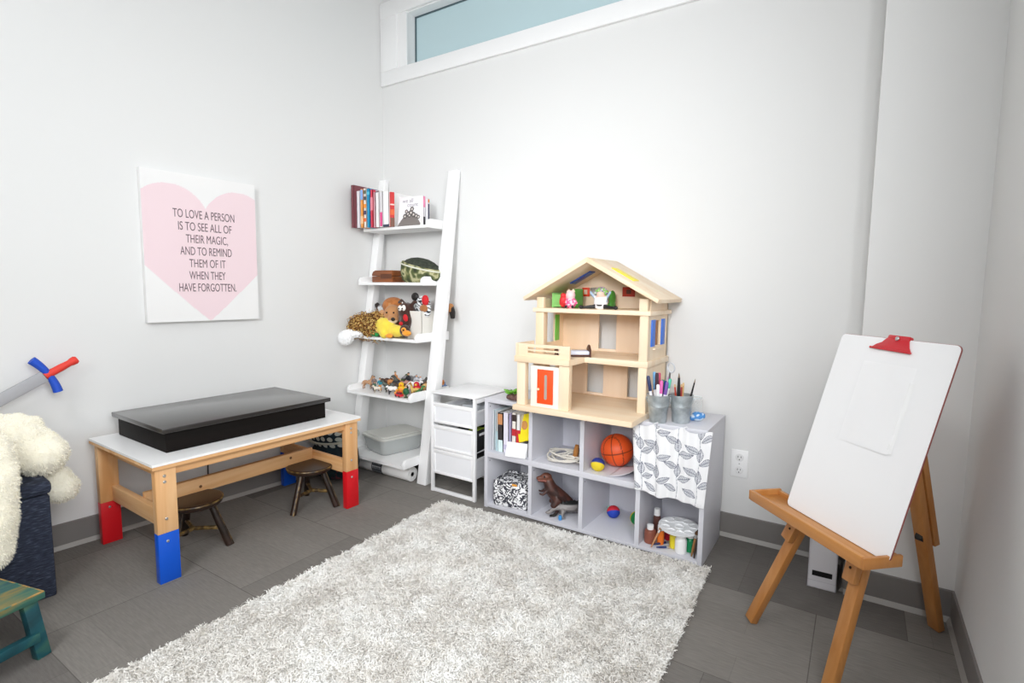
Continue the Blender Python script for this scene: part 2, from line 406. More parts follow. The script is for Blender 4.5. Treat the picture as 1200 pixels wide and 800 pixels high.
# ------------------------------------------------------------------ wall outlet
t = thing('wall_outlet', 'white double power outlet on the back wall between cube shelf and easel', 'outlet', (-.4, YB, .339))
build('cover_plate', B().box((0, -.003, 0), (.07, .006, .12)), mat('outlet_white', '#f6f6f6', rough=.35), t, bevel=.002)
for z in (.028, -.028):
    sk = build('socket', B().lathe([(0, 0), (.0165, 0), (.0175, .002), (.0165, .003), (0, .003)], 20, (0, -.006, z), (PI / 2, 0, 0)), mat('socket_white', '#e9e9e9', rough=.35), t)
    build('socket_slot', B().box((-.006, -.0095, z + .003), (.0022, .002, .008)).box((.006, -.0095, z + .003), (.0022, .002, .007)).cyl((0, -.0085, z - .009), (0, -.0105, z - .009), .0025, seg=8), mat('slot_dark', '#4a4a4a'), sk)
build('screw', B().cyl((0, -.006, 0), (0, -.0075, 0), .003, seg=10), SCREW, t)

# ------------------------------------------------------------------ canvas print
ca = thing('canvas_print', 'white canvas print of a pale pink heart with a quote, on the wall', 'wall art', LW(1.354, 0.001, .92), (0, 0, PI / 2 - LA))
# local x: along wall toward corner, local -y: into room
PW, PH = .503, .676
build('canvas', B().bb(0, PW, -.03, 0, 0, PH), mat('canvas_white', '#ecebea', rough=.85, bump=.1, bscale=900), ca, bevel=.002)
hp = []
for i in range(121):
    tt = 2 * PI * i / 120
    hp.append((16 * math.sin(tt) ** 3, 13 * math.cos(tt) - 5 * math.cos(2 * tt) - 2 * math.cos(3 * tt) - math.cos(4 * tt)))
def heart_in(u, v):
    x = (u - .53) * 1.0; y = v
    for cx in (-.31, .30):
        if y > .60 and ((x - cx) / .36) ** 2 + ((y - .62) / .305) ** 2 <= 1: return True
    if .38 < y <= .60: return True
    return y <= .38 and abs(x) <= .53 * (max(0.0, y) / .38) ** .94
def hcol(u, v): return '#ecd5da' if heart_in(u, v) else '#ecebea'
grid('print', 150, 200, lambda u, v: (u * PW, -.0304, v * PH), painted('canvas_print_face', rough=.85), ca, hcol)
INK = mat('print_ink', '#6e5c62', rough=.8)
lines = ['TO LOVE A PERSON', 'IS TO SEE ALL OF', 'THEIR MAGIC,', 'AND TO REMIND', 'THEM OF IT', 'WHEN THEY', 'HAVE FORGOTTEN.']
wid = [.545, .475, .375, .46, .325, .325, .515]; cen = [.515, .52, .53, .52, .525, .52, .525]
for i, s in enumerate(lines):
    o = text('lettering', s, .055, INK, ca, (0, 0, 0), (PI / 2, 0, 0), 1.0)
    xs = [v.co.x for v in o.data.vertices]; w0 = max(xs) - min(xs); c0 = (max(xs) + min(xs)) / 2; k = wid[i] * PW / w0
    for v in o.data.vertices: v.co.x = (v.co.x - c0) * k
    o.location = (cen[i] * PW, -.0308, PH * (.708 - i * .0835))

# ------------------------------------------------------------------ play table
TA = .022
tb = thing('play_table', 'low pine play table with white top and red and blue dipped feet', 'table', (-2.06, .845, 0), (0, 0, -TA))
TD, TL_, TH = .59, .925, .452   # local: x from -TD..0 (0 = room side), y 0..TL
build('tabletop', B().bb(-TD, 0, 0, TL_, TH - .009, TH), mat('white_laminate', '#f3f3f3', rough=.3), tb)
eb = B(); ez0 = TH - .022
for (x0, x1, y0, y1) in ((-TD, 0, 0, TL_),): eb.bb(x0 + .001, x1 - .001, y0 + .001, y1 - .001, ez0, TH - .0092)
build('top_edge', eb, PINE, tb)
LWd, LT = .07, .03
RED = mat('red_dip_paint', '#d8121f', rough=.35, var=.03); BLUE = mat('blue_dip_paint', '#0a57cf', rough=.35, var=.03)
for (x, y, dipm, hd) in ((-.012 - LT / 2, .012 + LWd / 2, BLUE, .187), (-.012 - LT / 2, TL_ - .012 - LWd / 2, RED, .187), (-TD + .02 + LT / 2, .012 + LWd / 2, RED, .178), (-TD + .02 + LT / 2, TL_ - .012 - LWd / 2, BLUE, .187)):
    lg = build('leg', B().box((x, y, (hd + ez0) / 2), (LT, LWd, ez0 - hd)), PINEZ, tb, bevel=.0015)
    build('dipped_foot', B().box((x, y, hd / 2), (LT + .001, LWd + .001, hd)), dipm, lg, bevel=.0015)
    sgn = 1
    for z in ((.155, .24, .40, .378) if x > -.1 else (.155,)): build('screw', B().lathe([(0, .003), (.004, .0025), (.006, 0), (0, 0)], 10, (x + LT / 2, y - .004, z), (0, PI / 2, 0)), SCREW, lg)
for y in (.012 + .035 + .02, TL_ - .012 - .035 - .02):
    build('apron', B().bb(-TD + .035, -.027, y - .012, y + .012, ez0 - .055, ez0), PINEX, tb, bevel=.001)
    build('end_stretcher', B().bb(-TD + .03, -.03, y - .012, y + .012, .178, .243), PINEX, tb, bevel=.001)
build('apron', B().bb(-.05, -.027, .08, TL_ - .08, ez0 - .035, ez0), PINE, tb, bevel=.001)
build('apron', B().bb(-TD + .03, -TD + .053, .08, TL_ - .08, ez0 - .05, ez0), PINE, tb, bevel=.001)
cst = build('centre_stretcher', B().bb(-TD / 2 - .012, -TD / 2 + .012, .08, TL_ - .08, .20, .262), PINE, tb, bevel=.001)
for (ky, kz) in ((.72, .24), (.29, .225)): build('knot', B().lathe([(0, .001), (.0065, .001), (.0065, 0), (0, 0)], 10, (-TD / 2 + .0122, ky, kz), (0, PI / 2, 0)), mat('knot_brown', '#6b4526'), cst)

# black box on the table
bx = thing('black_box', 'large flat black box with overhanging lid on the play table', 'box', (-2.06, .845, TH), (0, 0, -TA))
BLK = noise_ramp('black_stained_wood', [(.3, '#15110f'), (.7, '#1d1816')], 30, rough=.3, stretch=(1, .06, 1))
BLK.node_tree.nodes['Principled BSDF'].inputs['Coat Weight'].default_value = .8; BLK.node_tree.nodes['Principled BSDF'].inputs['Coat Roughness'].default_value = .18
build('body', B().bb(-.55, -.115, .095, .805, 0.0005, .085), noise_ramp('black_box_side', [(.3, '#0f0c0a'), (.7, '#171210')], 30, rough=.6, stretch=(1, .06, 1)), bx, bevel=.002)
MATS['black_box_side'].node_tree.nodes['Principled BSDF'].inputs['Specular IOR Level'].default_value = .12
build('lid', B().bb(-.568, -.095, .078, .823, .080, .099), BLK, bx, bevel=.003)

# ------------------------------------------------------------------ round stools
def patina(name, hi, lo): return noise_ramp(name, [(.35, lo), (.6, lo), (.75, hi)], 26, rough=.35, dist=.5)
ST = noise_ramp('stool_dark_wood', [(.35, '#1c130c'), (.65, '#33221a')], 12, rough=.32, stretch=(1, .2, 1))
GOLD = noise_ramp('stool_worn_gold', [(.35, '#2a1c10'), (.5, '#5e4825'), (.72, '#927642')], 45, rough=.4)
def stool(loc, angs, label, hh=.205, R=.108):
    s = thing('round_stool', label, 'stool', (loc[0], loc[1], 0), group='small round stools at the play table')
    build('seat', B().lathe([(0, hh - .028), (R * .88, hh - .028), (R * .97, hh - .022), (R, hh - .012), (R * .99, hh - .004), (R * .95, hh), (0, hh + .0015)], 40), ST, s)
    build('seat_rim', B().torus((0, 0, hh - .006), R * .985, .004, seg=48, rseg=6), GOLD, s)
    mid = []
    for an in angs:
        c, sn = math.cos(an), math.sin(an)
        p0 = Vector((c * .065, sn * .065, hh - .02)); p1 = Vector((c * .138, sn * .138, 0.0))
        lg = build('leg', B().tube([p0, p0.lerp(p1, .5), p1], [.0125, .0145, .015], 10), ST, s)
        e1 = Vector((-sn, c, 0)) * .0125
        build('worn_edge', B().tube([p0 + e1 * .55 + Vector((c, sn, 0)) * .0085, p1 + e1 * .7 + Vector((c, sn, 0.1)) * .011], .0045, 6), GOLD, lg)
        mid.append(p0.lerp(p1, .58))
    cpt = sum(mid, Vector()) / len(mid)
    for p in mid: build('stretcher', B().tube([p, cpt], .0085, 8), GOLD, s)
    return s
stool((-2.281, 1.085), [math.radians(a) for a in (36, 172, 285)], 'dark wooden round stool under the play table beside the front blue foot')
stool((-2.252, 1.624), [math.radians(a) for a in (-71, 24, 152)], 'dark wooden round stool under the play table beside the front red foot')

# ------------------------------------------------------------------ dotted bag in the corner behind the table
TEAL = voronoi_mat('dotted_teal_fabric', '#c9d3cf', '#12303e', 27, .36, soft=.03, randomness=.12)
_n = TEAL.node_tree; _v = [q_ for q_ in _n.nodes if q_.type == 'TEX_VORONOI'][0]; _v.voronoi_dimensions = '2D'
_s = _n.nodes.new('ShaderNodeSeparateXYZ'); _c = _n.nodes.new('ShaderNodeCombineXYZ'); _t = [q_ for q_ in _n.nodes if q_.type == 'TEX_COORD'][0]
_n.links.new(_t.outputs['Object'], _s.inputs[0]); _n.links.new(_s.outputs['X'], _c.inputs['X']); _n.links.new(_s.outputs['Z'], _c.inputs['Y']); _n.links.new(_c.outputs[0], _v.inputs['Vector'])
DKF = noise_ramp('dark_floral_fabric', [(.4, '#0d1c26'), (.62, '#15303a'), (.70, '#8a2632'), (.74, '#15303a')], 16, rough=.9)
bg = thing('floor_cushion', 'plump dark teal dotted cushion bag on the floor behind the play table', 'cushion', (-2.45, 1.935, 0), (0, 0, .05))
bb_ = B(); bb_.ell((0, 0, .105), (.15, .125, .105)); bb_.ell((0, 0, .15), (.145, .12, .10))
blob('lower_body', bb_, DKF, .012, bg, smooth=6)
b2_ = B(); b2_.ell((0, -.01, .275), (.148, .115, .075)); b2_.ell((0, 0, .23), (.142, .112, .05))
blob('dotted_top', b2_, TEAL, .012, bg, smooth=5)
b3_ = B(); b3_.torus((0, -.005, .255), .12, .006, rot=(.15, 0, 0), seg=40)
for v in b3_.bm.verts: v.co.x *= 1.24
build('piping', b3_, mat('piping_cream', '#b9beb4', rough=.9), bg)
# thin black cable against the left wall behind the table
cb = build('power_cable', B().tube([LW(1.13, .012, .46), LW(1.13, .012, .36), LW(1.12, .016, .30), LW(1.125, .016, .2), LW(1.125, .012, .112)], .0035, 6), mat('cable_black', '#2b2b2e', rough=.5))
tag(cb, 'thin dark cable hanging down the wall behind the play table', 'cable')

# ------------------------------------------------------------------ ladder shelf
ld = thing('ladder_shelf', 'white leaning ladder shelf with five shelves in the room corner', 'shelf', (-2.27, 2.14, 0))
lx0, lx1 = -.268, .25          # inner faces of the rails
def rail_y(z): return .275 * z / 1.755
for x in (-.282, lx1 + .035):
    pr = [(0, 0), (.075, 0), (.075 + rail_y(1.745), 1.745), (rail_y(1.755) + .02, 1.755)]
    w_ = .055 if x < 0 else .065
    build('rail', B().prism([(0, 0), (.07, 0), (rail_y(1.755) + .035, 1.755), (rail_y(1.755), 1.755)], (x - w_ / 2, 0, 0), (0, 1, 0), (0, 0, 1), (w_, 0, 0)), WHITE, ld, bevel=.003)
SH = [(1.437, 2.245), (1.118, 2.20), (.803, 2.15), (.478, 2.10), (.118, 2.045)]
for z, yf in SH:
    y0 = yf - 2.14; y1 = .285
    sh = build('shelf_board', B().bb(lx0 + .0175, lx1 - .0175, y0 + .0008, y1 - .0008, z - .0155, z), WHITE, ld)
    for xx in (lx0 + .009, lx1 - .009):
        pr = [(y0, z - .016), (y1, z - .016), (y1, z + .034), (y0 + .03, z + .034), (y0 + .012, z + .028), (y0, z + .012)]
        build('side_lip', B().prism(pr, (xx - .009, 0, 0), (0, 1, 0), (0, 0, 1), (.018, 0, 0)), WHITE, sh, bevel=.002)
    build('back_lip', B().bb(lx0 + .018, lx1 - .018, y1 - .015, y1 - .001, z, z + .034), WHITE, sh, bevel=.002)
SZ = [s[0] for s in SH]

# ---- books
PAPER = mat('book_paper', '#f1ede4', rough=.9)
def book(label, loc, size, cover, rotz=0.0, lean=0.0, spine=None, group=None, extra=None, tilt=0.0):
    """upright book, spine toward local -y; local origin at the bottom of the spine, size = thickness, depth, height"""
    tck, dp, ht = size
    o = thing('book', label, 'book', loc, (tilt, lean, rotz), group)
    cm = mat('cover_' + cover, cover, rough=.45)
    cv = B(); cv.bb(-tck / 2, -tck / 2 + .002, 0, dp, 0, ht); cv.bb(tck / 2 - .002, tck / 2, 0, dp, 0, ht); cv.bb(-tck / 2, tck / 2, 0, .002, 0, ht)
    cvo = build('cover', cv, cm, o)
    build('pages', B().bb(-tck / 2 + .002, tck / 2 - .002, .002, dp - .004, .003, ht - .003), PAPER, o)
    if spine:
        for (z0, z1, c) in spine:
            build('spine_band', B().bb(-tck / 2 - .0003, tck / 2 + .0003, -.0006, .0005, z0 * ht, z1 * ht), mat('ink_' + c, c, rough=.5), cvo)
    return o
G1 = 'books on the top ladder shelf'
z1 = SZ[0] + .001
bk = [  # px-ordered row, spines to the room
    ('tall maroon book with worn spine, end of the top ladder shelf row', .022, .235, .245, '#7d4048', None, 2.165),
    ('white book beside the tall maroon book on the top ladder shelf', .026, .20, .212, '#f0eef2', None, 2.185),
    ('book with blue top and orange lower spine on the top ladder shelf', .020, .20, .222, '#f2a04c', [(.72, .98, '#8fb4ea'), (.1, .3, '#f6c79a')], 2.19),
    ('patterned book with dark, white and orange spots on the top ladder shelf', .020, .20, .225, '#efe3dc', [(.86, .95, '#5a6048'), (.7, .79, '#4a4a52'), (.5, .6, '#f19a3c'), (.33, .43, '#403a66'), (.15, .24, '#e4672f')], 2.195),
    ('bright teal-blue book on the top ladder shelf', .022, .20, .222, '#1193c4', [(.84, .92, '#5cc4dd')], 2.20),
    ('red and pink striped book next to the teal-blue one on the top ladder shelf', .020, .20, .215, '#d3384f', [(.45, .8, '#e88b99')], 2.205),
    ('thin pale rose book on the top ladder shelf', .012, .20, .20, '#e9b3bd', None, 2.21),
    ('wide white book with a dark top beside the ladder rail', .026, .19, .208, '#f3f1f0', [(.95, .99, '#6b4a52')], 2.215),
    ('white book with a pink lower spine on the top ladder shelf', .018, .19, .20, '#f5f2f4', [(.02, .42, '#e0508c')], 2.222),
    ('broad plain white book with dark foot on the top ladder shelf', .046, .19, .20, '#f6f5f4', [(0, .07, '#3c4458')], 2.228),
]
xc = -2.545
for lab, tk, dp, ht, cv, sp, yy in bk:
    book(lab, (xc + tk / 2, yy, z1), (tk, dp, ht), cv, 0, 0, sp, G1); xc += tk + .0012
book('red book with brown foot, turned beside the picture book', (-2.286, 2.24, z1), (.024, .16, .195), '#cf2a2a', 1.0, 0, [(0, .26, '#7a5140'), (.34, .5, '#e2632f'), (.62, .66, '#f6d6cf')], G1)
# facing picture book
fb = thing('picture_book', 'white picture book facing out with a grey crowd drawing, titled we all count', 'book', (-2.266, 2.262, z1), (-.1, 0, .06), G1)
FBW, FBH = .165, .168
build('pages', B().bb(.002, FBW - .003, .003, .012, .002, FBH - .002), PAPER, fb)
build('cover', B().bb(0, FBW, 0, .003, 0, FBH).bb(0, FBW, .012, .0145, 0, FBH), mat('book_white', '#f5f3f5', rough=.4), fb)
def crowd(u, v):
    c = '#f5f3f5'
    base = .06 + .36 * (1 - ((u - .52) / .5) ** 2)
    if v < base: c = '#7d7672'
    for (cx, cy, r) in ((.3, .34, .085), (.43, .42, .09), (.56, .45, .10), (.68, .38, .09), (.8, .33, .08), (.36, .5, .07), (.6, .57, .085), (.5, .36, .07), (.9, .29, .07)):
        d = math.hypot(u - cx, (v - cy) * 1.0)
        if d < r: c = '#4d4744' if d > r * .62 else '#8f8884'
        if d < r * .3: c = '#efe9e4'
    return c
grid('cover_drawing', 60, 60, lambda u, v: (u * FBW, -.0006, v * FBH), PNT, fb, crowd)
INKG = mat('title_grey', '#a49da8')
text('title_lettering', 'we all', .034, INKG, fb, (FBW * .4, -.001, FBH * .80), (PI / 2, 0, 0))
text('title_lettering', 'count', .034, INKG, fb, (FBW * .62, -.001, FBH * .66), (PI / 2, 0, 0))
book('thin white book with pink and black spine right behind the picture book', (-2.088, 2.292, z1), (.014, .16, .165), '#f4eff2', PI / 2, 0, [(.62, .98, '#ef8fb5'), (0, .3, '#2d2b30')], G1)
book('slim white book with dark navy edge closing the top ladder shelf row', (-2.073, 2.312, z1), (.010, .16, .152), '#eeeef0', PI / 2, 0, [(0, .8, '#45465c'), (.85, .97, '#e88c4a')], G1)

# ---- second shelf: wooden box and camouflage hat
z2 = SZ[1]
WB = wood('box_walnut', '#94562f', '#6b3a20', axis=0, scale=16, stretch=.1, rough=.35)
wbx = thing('wooden_box', 'small brown wooden box with a rounded end on the second ladder shelf', 'box', (-2.40, 2.315, z2 + .001))
build('body', B().prism([(-.085, 0), (.085, 0), (.085, .036), (-.085, .036)], (0, .055, 0), (1, 0, 0), (0, 0, 1), (0, -.11, 0)), WB, wbx, bevel=.004)
build('lid', B().prism([(-.085, .038), (.085, .038), (.085, .071), (-.058, .071), (-.074, .064), (-.085, .05)], (0, .055, 0), (1, 0, 0), (0, 0, 1), (0, -.11, 0)), WB, wbx, bevel=.002)
build('inlay', B().bb(-.01, .083, -.0562, -.054, .022, .05), mat('inlay_dark', '#5d3118', rough=.4), wbx)
CAMO = noise_ramp('camouflage_cloth', [(.34, '#3a4029'), (.44, '#4f5a34'), (.5, '#8b8a5c'), (.56, '#c2bd95'), (.62, '#59633a'), (.7, '#2f3524')], 14, rough=.9, detail=2)
OLV = noise_ramp('dark_olive_mesh', [(.35, '#2c3128'), (.65, '#41473a')], 60, rough=.9)
hat = thing('camouflage_hat', 'camouflage hat with dark olive crown and white rim on the second ladder shelf', 'hat', (-2.135, 2.315, z2 + .001), (0, 0, 0))
hb = B(); hb.lathe([(0, 0), (.095, 0), (.118, .015), (.128, .05), (.124, .085), (.118, .1)], 40)
for v in hb.bm.verts: v.co.x *= 1.08; v.co.y *= .72; v.co.z *= 1 - .30 * (v.co.x / .13) if v.co.z > .05 else 1
build('band', hb, CAMO, hat)
hc = B(); hc.ell((0, 0, .075), (.133, .088, .066), rot=(0, .21, 0), seg=28)
build('crown', hc, OLV, hat)
hr = B(); hr.torus((0, 0, 0), .125, .0045, seg=48)
for v in hr.bm.verts:
    v.co.x *= 1.085; v.co.y *= .735; v.co.z += .088 - .22 * v.co.x
build('rim_cord', hr, mat('hat_cord', '#dcdccb', rough=.9), hat)

# ------------------------------------------------------------------ plush toys on the third shelf
z3 = SZ[2] + .001
G3 = 'plush toys on the third ladder shelf'
def plushmat(n, c, var=.18): return mat(n, c, rough=.95, bump=.5, bscale=500, var=var, vscale=40, sheen=.3)
# curly plush
cp = thing('curly_plush', 'curly brown and yellow plush toy lying at the end of the third ladder shelf', 'plush toy', (-2.42, 2.20, z3), group=G3)
b_ = B(); b_.ell((.03, 0, .062), (.095, .06, .058)); b_.ell((-.075, -.01, .055), (.062, .055, .052))
o = blob('body', b_, noise_ramp('curly_base', [(.35, '#4d2c17'), (.55, '#8a5426'), (.68, '#c99a3e')], 60), .01, cp)
P, N = sample(o, 2400)
CURL = noise_ramp('curly_yarn', [(.36, '#3f2212'), (.46, '#8f5a2b'), (.54, '#cf9a4c'), (.62, '#f2d98a')], 90, rough=.9)
cu = strands('curls', P, (N + .5 * nrs.normal(size=N.shape)) / 1.15, .022, .0095, CURL, cp, droop=.2, curl=.5, seg=4); cu['kind'] = 'stuff'
build('paw', B().ell((-.142, -.02, .045), (.02, .018, .03)), plushmat('plush_yellowish', '#d8b552'), cp)
# white fluffy one hanging over the end
wp = thing('white_fluffy_plush', 'fluffy white plush drooping over the wall-side end of the third ladder shelf', 'plush toy', (-2.5, 2.13, z3), group=G3)
b_ = B(); b_.ell((-.04, -.03, -.012), (.05, .035, .042)); b_.ell((.02, .0, .012), (.05, .03, .018)); b_.ell((-.02, -.015, .012), (.04, .03, .025))
o = blob('body', b_, plushmat('plush_white', '#ffffff', .0), .008, wp)
fuzz('fluff', o, 3000, .008, .002, MATS['plush_white'], wp)
# small grey and white one
gp = thing('grey_plush', 'small grey and white plush with dark paw behind the curly toy', 'plush toy', (-2.43, 2.33, z3), group=G3)
b_ = B(); b_.ell((0, 0, .075), (.05, .045, .075)); b_.ell((.0, -.01, .15), (.045, .04, .04)); b_.tube([(-.02, -.01, .12), (-.06, -.02, .17), (-.075, -.02, .185)], [.02, .018, .016])
o = blob('body', b_, PNTF, .008, gp)
paint(o, lambda p, n: '#2e2320' if p.x < -.045 else ('#8b7f80' if mnoise.noise(p * 30) > .1 else '#dfe3e6'))
# brown dog
dg_ = thing('brown_dog_plush', 'tan-brown plush dog with black nose, topmost in the plush heap', 'plush toy', (-2.315, 2.265, z3), group=G3)
b_ = B(); b_.ell((0, .03, .10), (.07, .07, .10)); b_.ell((-.015, .02, .175), (.075, .06, .055)); b_.ell((.045, -.045, .13), (.056, .05, .056)); b_.ell((.082, -.078, .105), (.034, .032, .028))
b_.ell((-.035, -.06, .10), (.026, .022, .06), rot=(0, .15, 0)); b_.ell((.02, -.04, .06), (.05, .05, .06))
o = blob('body', b_, PNTF, .007, dg_)
paint(o, lambda p, n: '#c9996b' if (p.x < -.01 and p.y < -.045 and p.z < .16) else ('#e7d7c4' if (p.x > .05 and p.y < -.075 and p.z < .10) else ('#b98455' if p.y < -.03 and p.x > 0 else ('#b9733a' if mnoise.noise(p * 45) > 0 else '#a8652f'))))
build('nose', B().ell((.104, -.103, .106), (.014, .010, .011)), mat('plush_black', '#181414', rough=.5), dg_)
build('eye', B().ell((.045, -.094, .142), .0055), mat('eye_black', '#15110f', rough=.15), dg_)
build('eye', B().ell((.084, -.078, .142), .0055), mat('eye_black'), dg_)
# dark brown moose-like plush
mo = thing('dark_brown_plush', 'dark brown plush with white eyes and red nose beside the tan dog', 'plush toy', (-2.165, 2.235, z3 + .012), group=G3)
b_ = B(); b_.ell((0, 0, .095), (.055, .05, .095)); b_.ell((.0, -.025, .14), (.042, .035, .05)); b_.ell((.022, -.04, .085), (.036, .03, .038))
b_.tube([(-.02, 0, .175), (-.05, .0, .20), (-.085, .01, .185)], [.012, .011, .009]); b_.tube([(.03, 0, .175), (.05, .0, .195), (.07, .01, .19)], [.012, .011, .009])
o = blob('body', b_, plushmat('plush_dark_brown', '#42261d'), .007, mo)
build('eye', B().ell((-.005, -.058, .158), (.015, .007, .016)).ell((.022, -.056, .160), (.014, .007, .017)), mat('plush_eye_white', '#f1ebe3', rough=.6), mo)
build('pupil', B().ell((-.006, -.066, .155), .0045).ell((.018, -.064, .156), .0045), mat('eye_black'), mo)
build('red_nose', B().ell((.045, -.066, .105), (.017, .009, .021), rot=(0, -.4, 0)).ell((.012, -.068, .072), (.014, .009, .011)), mat('plush_red', '#c9242b', rough=.9), mo)
build('antler_stripe', B().tube([(-.015, -.03, .19), (.012, -.045, .17)], .003, 6), mat('plush_eye_white'), mo)
# yellow duck
dk = thing('yellow_duck_plush', 'bright yellow plush duck lying across the front of the plush heap', 'plush toy', (-2.26, 2.175, z3), group=G3)
b_ = B(); b_.ell((-.03, 0, .058), (.085, .042, .056), rot=(0, .12, 0)); b_.ell((.06, 0, .04), (.075, .035, .036)); b_.ell((-.105, -.005, .065), (.03, .022, .022)); b_.ell((-.01, -.022, .022), (.03, .03, .03))
o = blob('body', b_, plushmat('plush_yellow', '#f1d84a', .08), .008, dk)
build('head', B().ell((.132, -.004, .046), (.028, .03, .032)), plushmat('plush_head_brown', '#3d2718'), dk)
build('bill', B().ell((.165, -.024, .034), (.03, .021, .017)).ell((.148, -.03, .052), (.016, .012, .014)), plushmat('plush_orange', '#ee9d2c', .1), dk)
build('eye', B().ell((.158, -.042, .052), .005), mat('eye_black'), dk)
build('green_ribbon', B().ell((-.098, -.022, .024), (.028, .02, .024)).ell((-.07, -.03, .014), (.02, .014, .014)), plushmat('plush_green', '#1d8f43', .15), dk)
build('foot', B().ell((.045, -.04, .013), (.024, .016, .013)), MATS['plush_orange'], dk)
# canvas bin with zebra
bn = thing('canvas_bin', 'cream canvas bin standing at the rail end of the third ladder shelf', 'bin', (-2.095, 2.315, z3), group=None)
cvb = B(); CW = [(-.058, -.10), (.055, -.10), (.055, .10), (-.058, .10)]
cvb.bb(-.058, .055, -.10, .10, 0, .004)
for (x0, x1, y0, y1) in ((-.058, .055, -.10, -.096), (-.058, .055, .096, .10), (-.058, -.054, -.10, .10), (.051, .055, -.10, .10)): cvb.bb(x0, x1, y0, y1, .002, .155)
for v in cvb.bm.verts: k = 1 + .45 * v.co.z; v.co.x *= k; v.co.y *= k
build('body', cvb, mat('cream_canvas', '#e6e3dc', rough=.9, bump=.3, bscale=600), bn)
zb = thing('zebra_plush', 'zebra-striped plush with red nose peeking over the canvas bin', 'plush toy', (-2.085, 2.275, z3 + .15), group=G3)
b_ = B(); b_.ell((0, 0, .03), (.05, .042, .062)); b_.ell((.02, -.02, .01), (.05, .035, .05)); b_.ell((-.01, 0, -.06), (.045, .05, .06))
o = blob('body', b_, PNTF, .0055, zb)
paint(o, lambda p, n: '#16161c' if math.sin(p.z * 330 + p.x * 140 + 6 * mnoise.noise(p * 28)) > .15 else '#eef0f2')
build('ear', B().ell((-.052, -.01, .084), (.027, .014, .024)).ell((-.052, -.02, .0), (.022, .014, .016)), mat('plush_black'), zb)
build('red_nose', B().ell((.048, -.035, .066), (.022, .018, .03)), mat('plush_red'), zb)
build('muzzle', B().ell((.04, -.04, .02), (.028, .018, .022)), plushmat('plush_tan', '#a86f3f'), zb)
tl = thing('brown_black_plush', 'brown plush tail with black tip hanging over the canvas bin by the rail', 'plush toy', (-1.995, 2.395, z3 + .15), group=G3)
b_ = B(); b_.tube([(-.03, 0, -.03), (-.01, -.005, .03), (.022, -.015, .032), (.042, -.02, -.005), (.047, -.022, -.04)], [.018, .022, .022, .019, .014], 10)
o = blob('body', b_, PNTF, .006, tl)
paint(o, lambda p, n: '#1c1512' if p.z < -.0 and p.x > .01 or p.x > .043 else '#a8713f')

# ------------------------------------------------------------------ figurines on the fourth shelf
z4 = SZ[3] + .0005
G4 = 'toy figurines on the fourth ladder shelf'
def fig_person(c, h):
    b = B(); k = h
    for s in (-1, 1):
        b.tube([(s * .06 * k, 0, .46 * k), (s * .075 * k, 0, .22 * k), (s * .085 * k, -.01 * k, .03 * k)], [.06 * k, .048 * k, .042 * k], 8); b.ell((s * .085 * k, -.04 * k, .025 * k), (.045 * k, .08 * k, .03 * k), seg=8, rings=6)
        b.tube([(s * .13 * k, 0, .75 * k), (s * .19 * k, -.03 * k, .58 * k), (s * .17 * k, -.10 * k, .45 * k)], [.045 * k, .038 * k, .034 * k], 8)
    b.ell((0, 0, .62 * k), (.125 * k, .08 * k, .2 * k), seg=12, rings=8); b.ell((0, 0, .46 * k), (.11 * k, .08 * k, .1 * k), seg=12, rings=6)
    b.ell((0, -.01 * k, .91 * k), (.075 * k, .08 * k, .095 * k), seg=12, rings=8); b.tube([(0, 0, .78 * k), (0, 0, .86 * k)], .035 * k, 8)
    def col(p, n):
        z = p.z / k
        if z > .93 or (z > .84 and p.y > .02 * k): return c[2]
        if z > .81: return '#d8a583'
        if z < .05: return '#3a3230'
        if abs(p.x) > .15 * k and z < .52: return '#d8a583'
        return c[0] if z > .45 else c[1]
    return b, col, .024 * k
def fig_quad(c, h, neck=.25, girth=1.0, head=1.0, tail=True):
    b = B(); k = h / (.62 + neck + .15)
    for sx in (-1, 1):
        b.tube([(sx * .10 * k, -.30 * k, .48 * k), (sx * .11 * k, -.31 * k, .24 * k), (sx * .11 * k, -.30 * k, .0 * k)], [.085 * k, .05 * k, .05 * k], 8)
        b.tube([(sx * .10 * k, .32 * k, .50 * k), (sx * .11 * k, .28 * k, .34 * k), (sx * .11 * k, .37 * k, .2 * k), (sx * .11 * k, .34 * k, .0)], [.11 * k, .07 * k, .05 * k, .05 * k], 8)
    b.ell((0, -.16 * k, .55 * k), (.17 * girth * k, .26 * k, .19 * girth * k)); b.ell((0, .2 * k, .56 * k), (.155 * girth * k, .24 * k, .16 * girth * k))
    hz = (.62 + neck) * k
    b.tube([(0, -.30 * k, .58 * k), (0, -.42 * k, hz)], [.13 * k, .085 * k], 10)
    b.ell((0, -.47 * k, hz + .02 * k), (.085 * head * k, .12 * head * k, .085 * head * k)); b.ell((0, -.59 * k, hz - .04 * k), (.055 * head * k, .10 * head * k, .055 * head * k))
    for s in (-1, 1): b.ell((s * .06 * k, -.42 * k, hz + .10 * k), (.03 * k, .025 * k, .06 * k), seg=8, rings=6)
    if tail: b.tube([(0, .42 * k, .6 * k), (0, .52 * k, .48 * k), (0, .54 * k, .3 * k)], [.035 * k, .03 * k, .03 * k], 8)
    def col(p, n):
        if p.z < .06 * k: return c[1]
        if p.y < -.6 * k: return c[1]
        return c[0] if mnoise.noise(p * (2.3 / k) + Vector((3, 1, 2))) < c[2] else c[1]
    return b, col, .032 * k
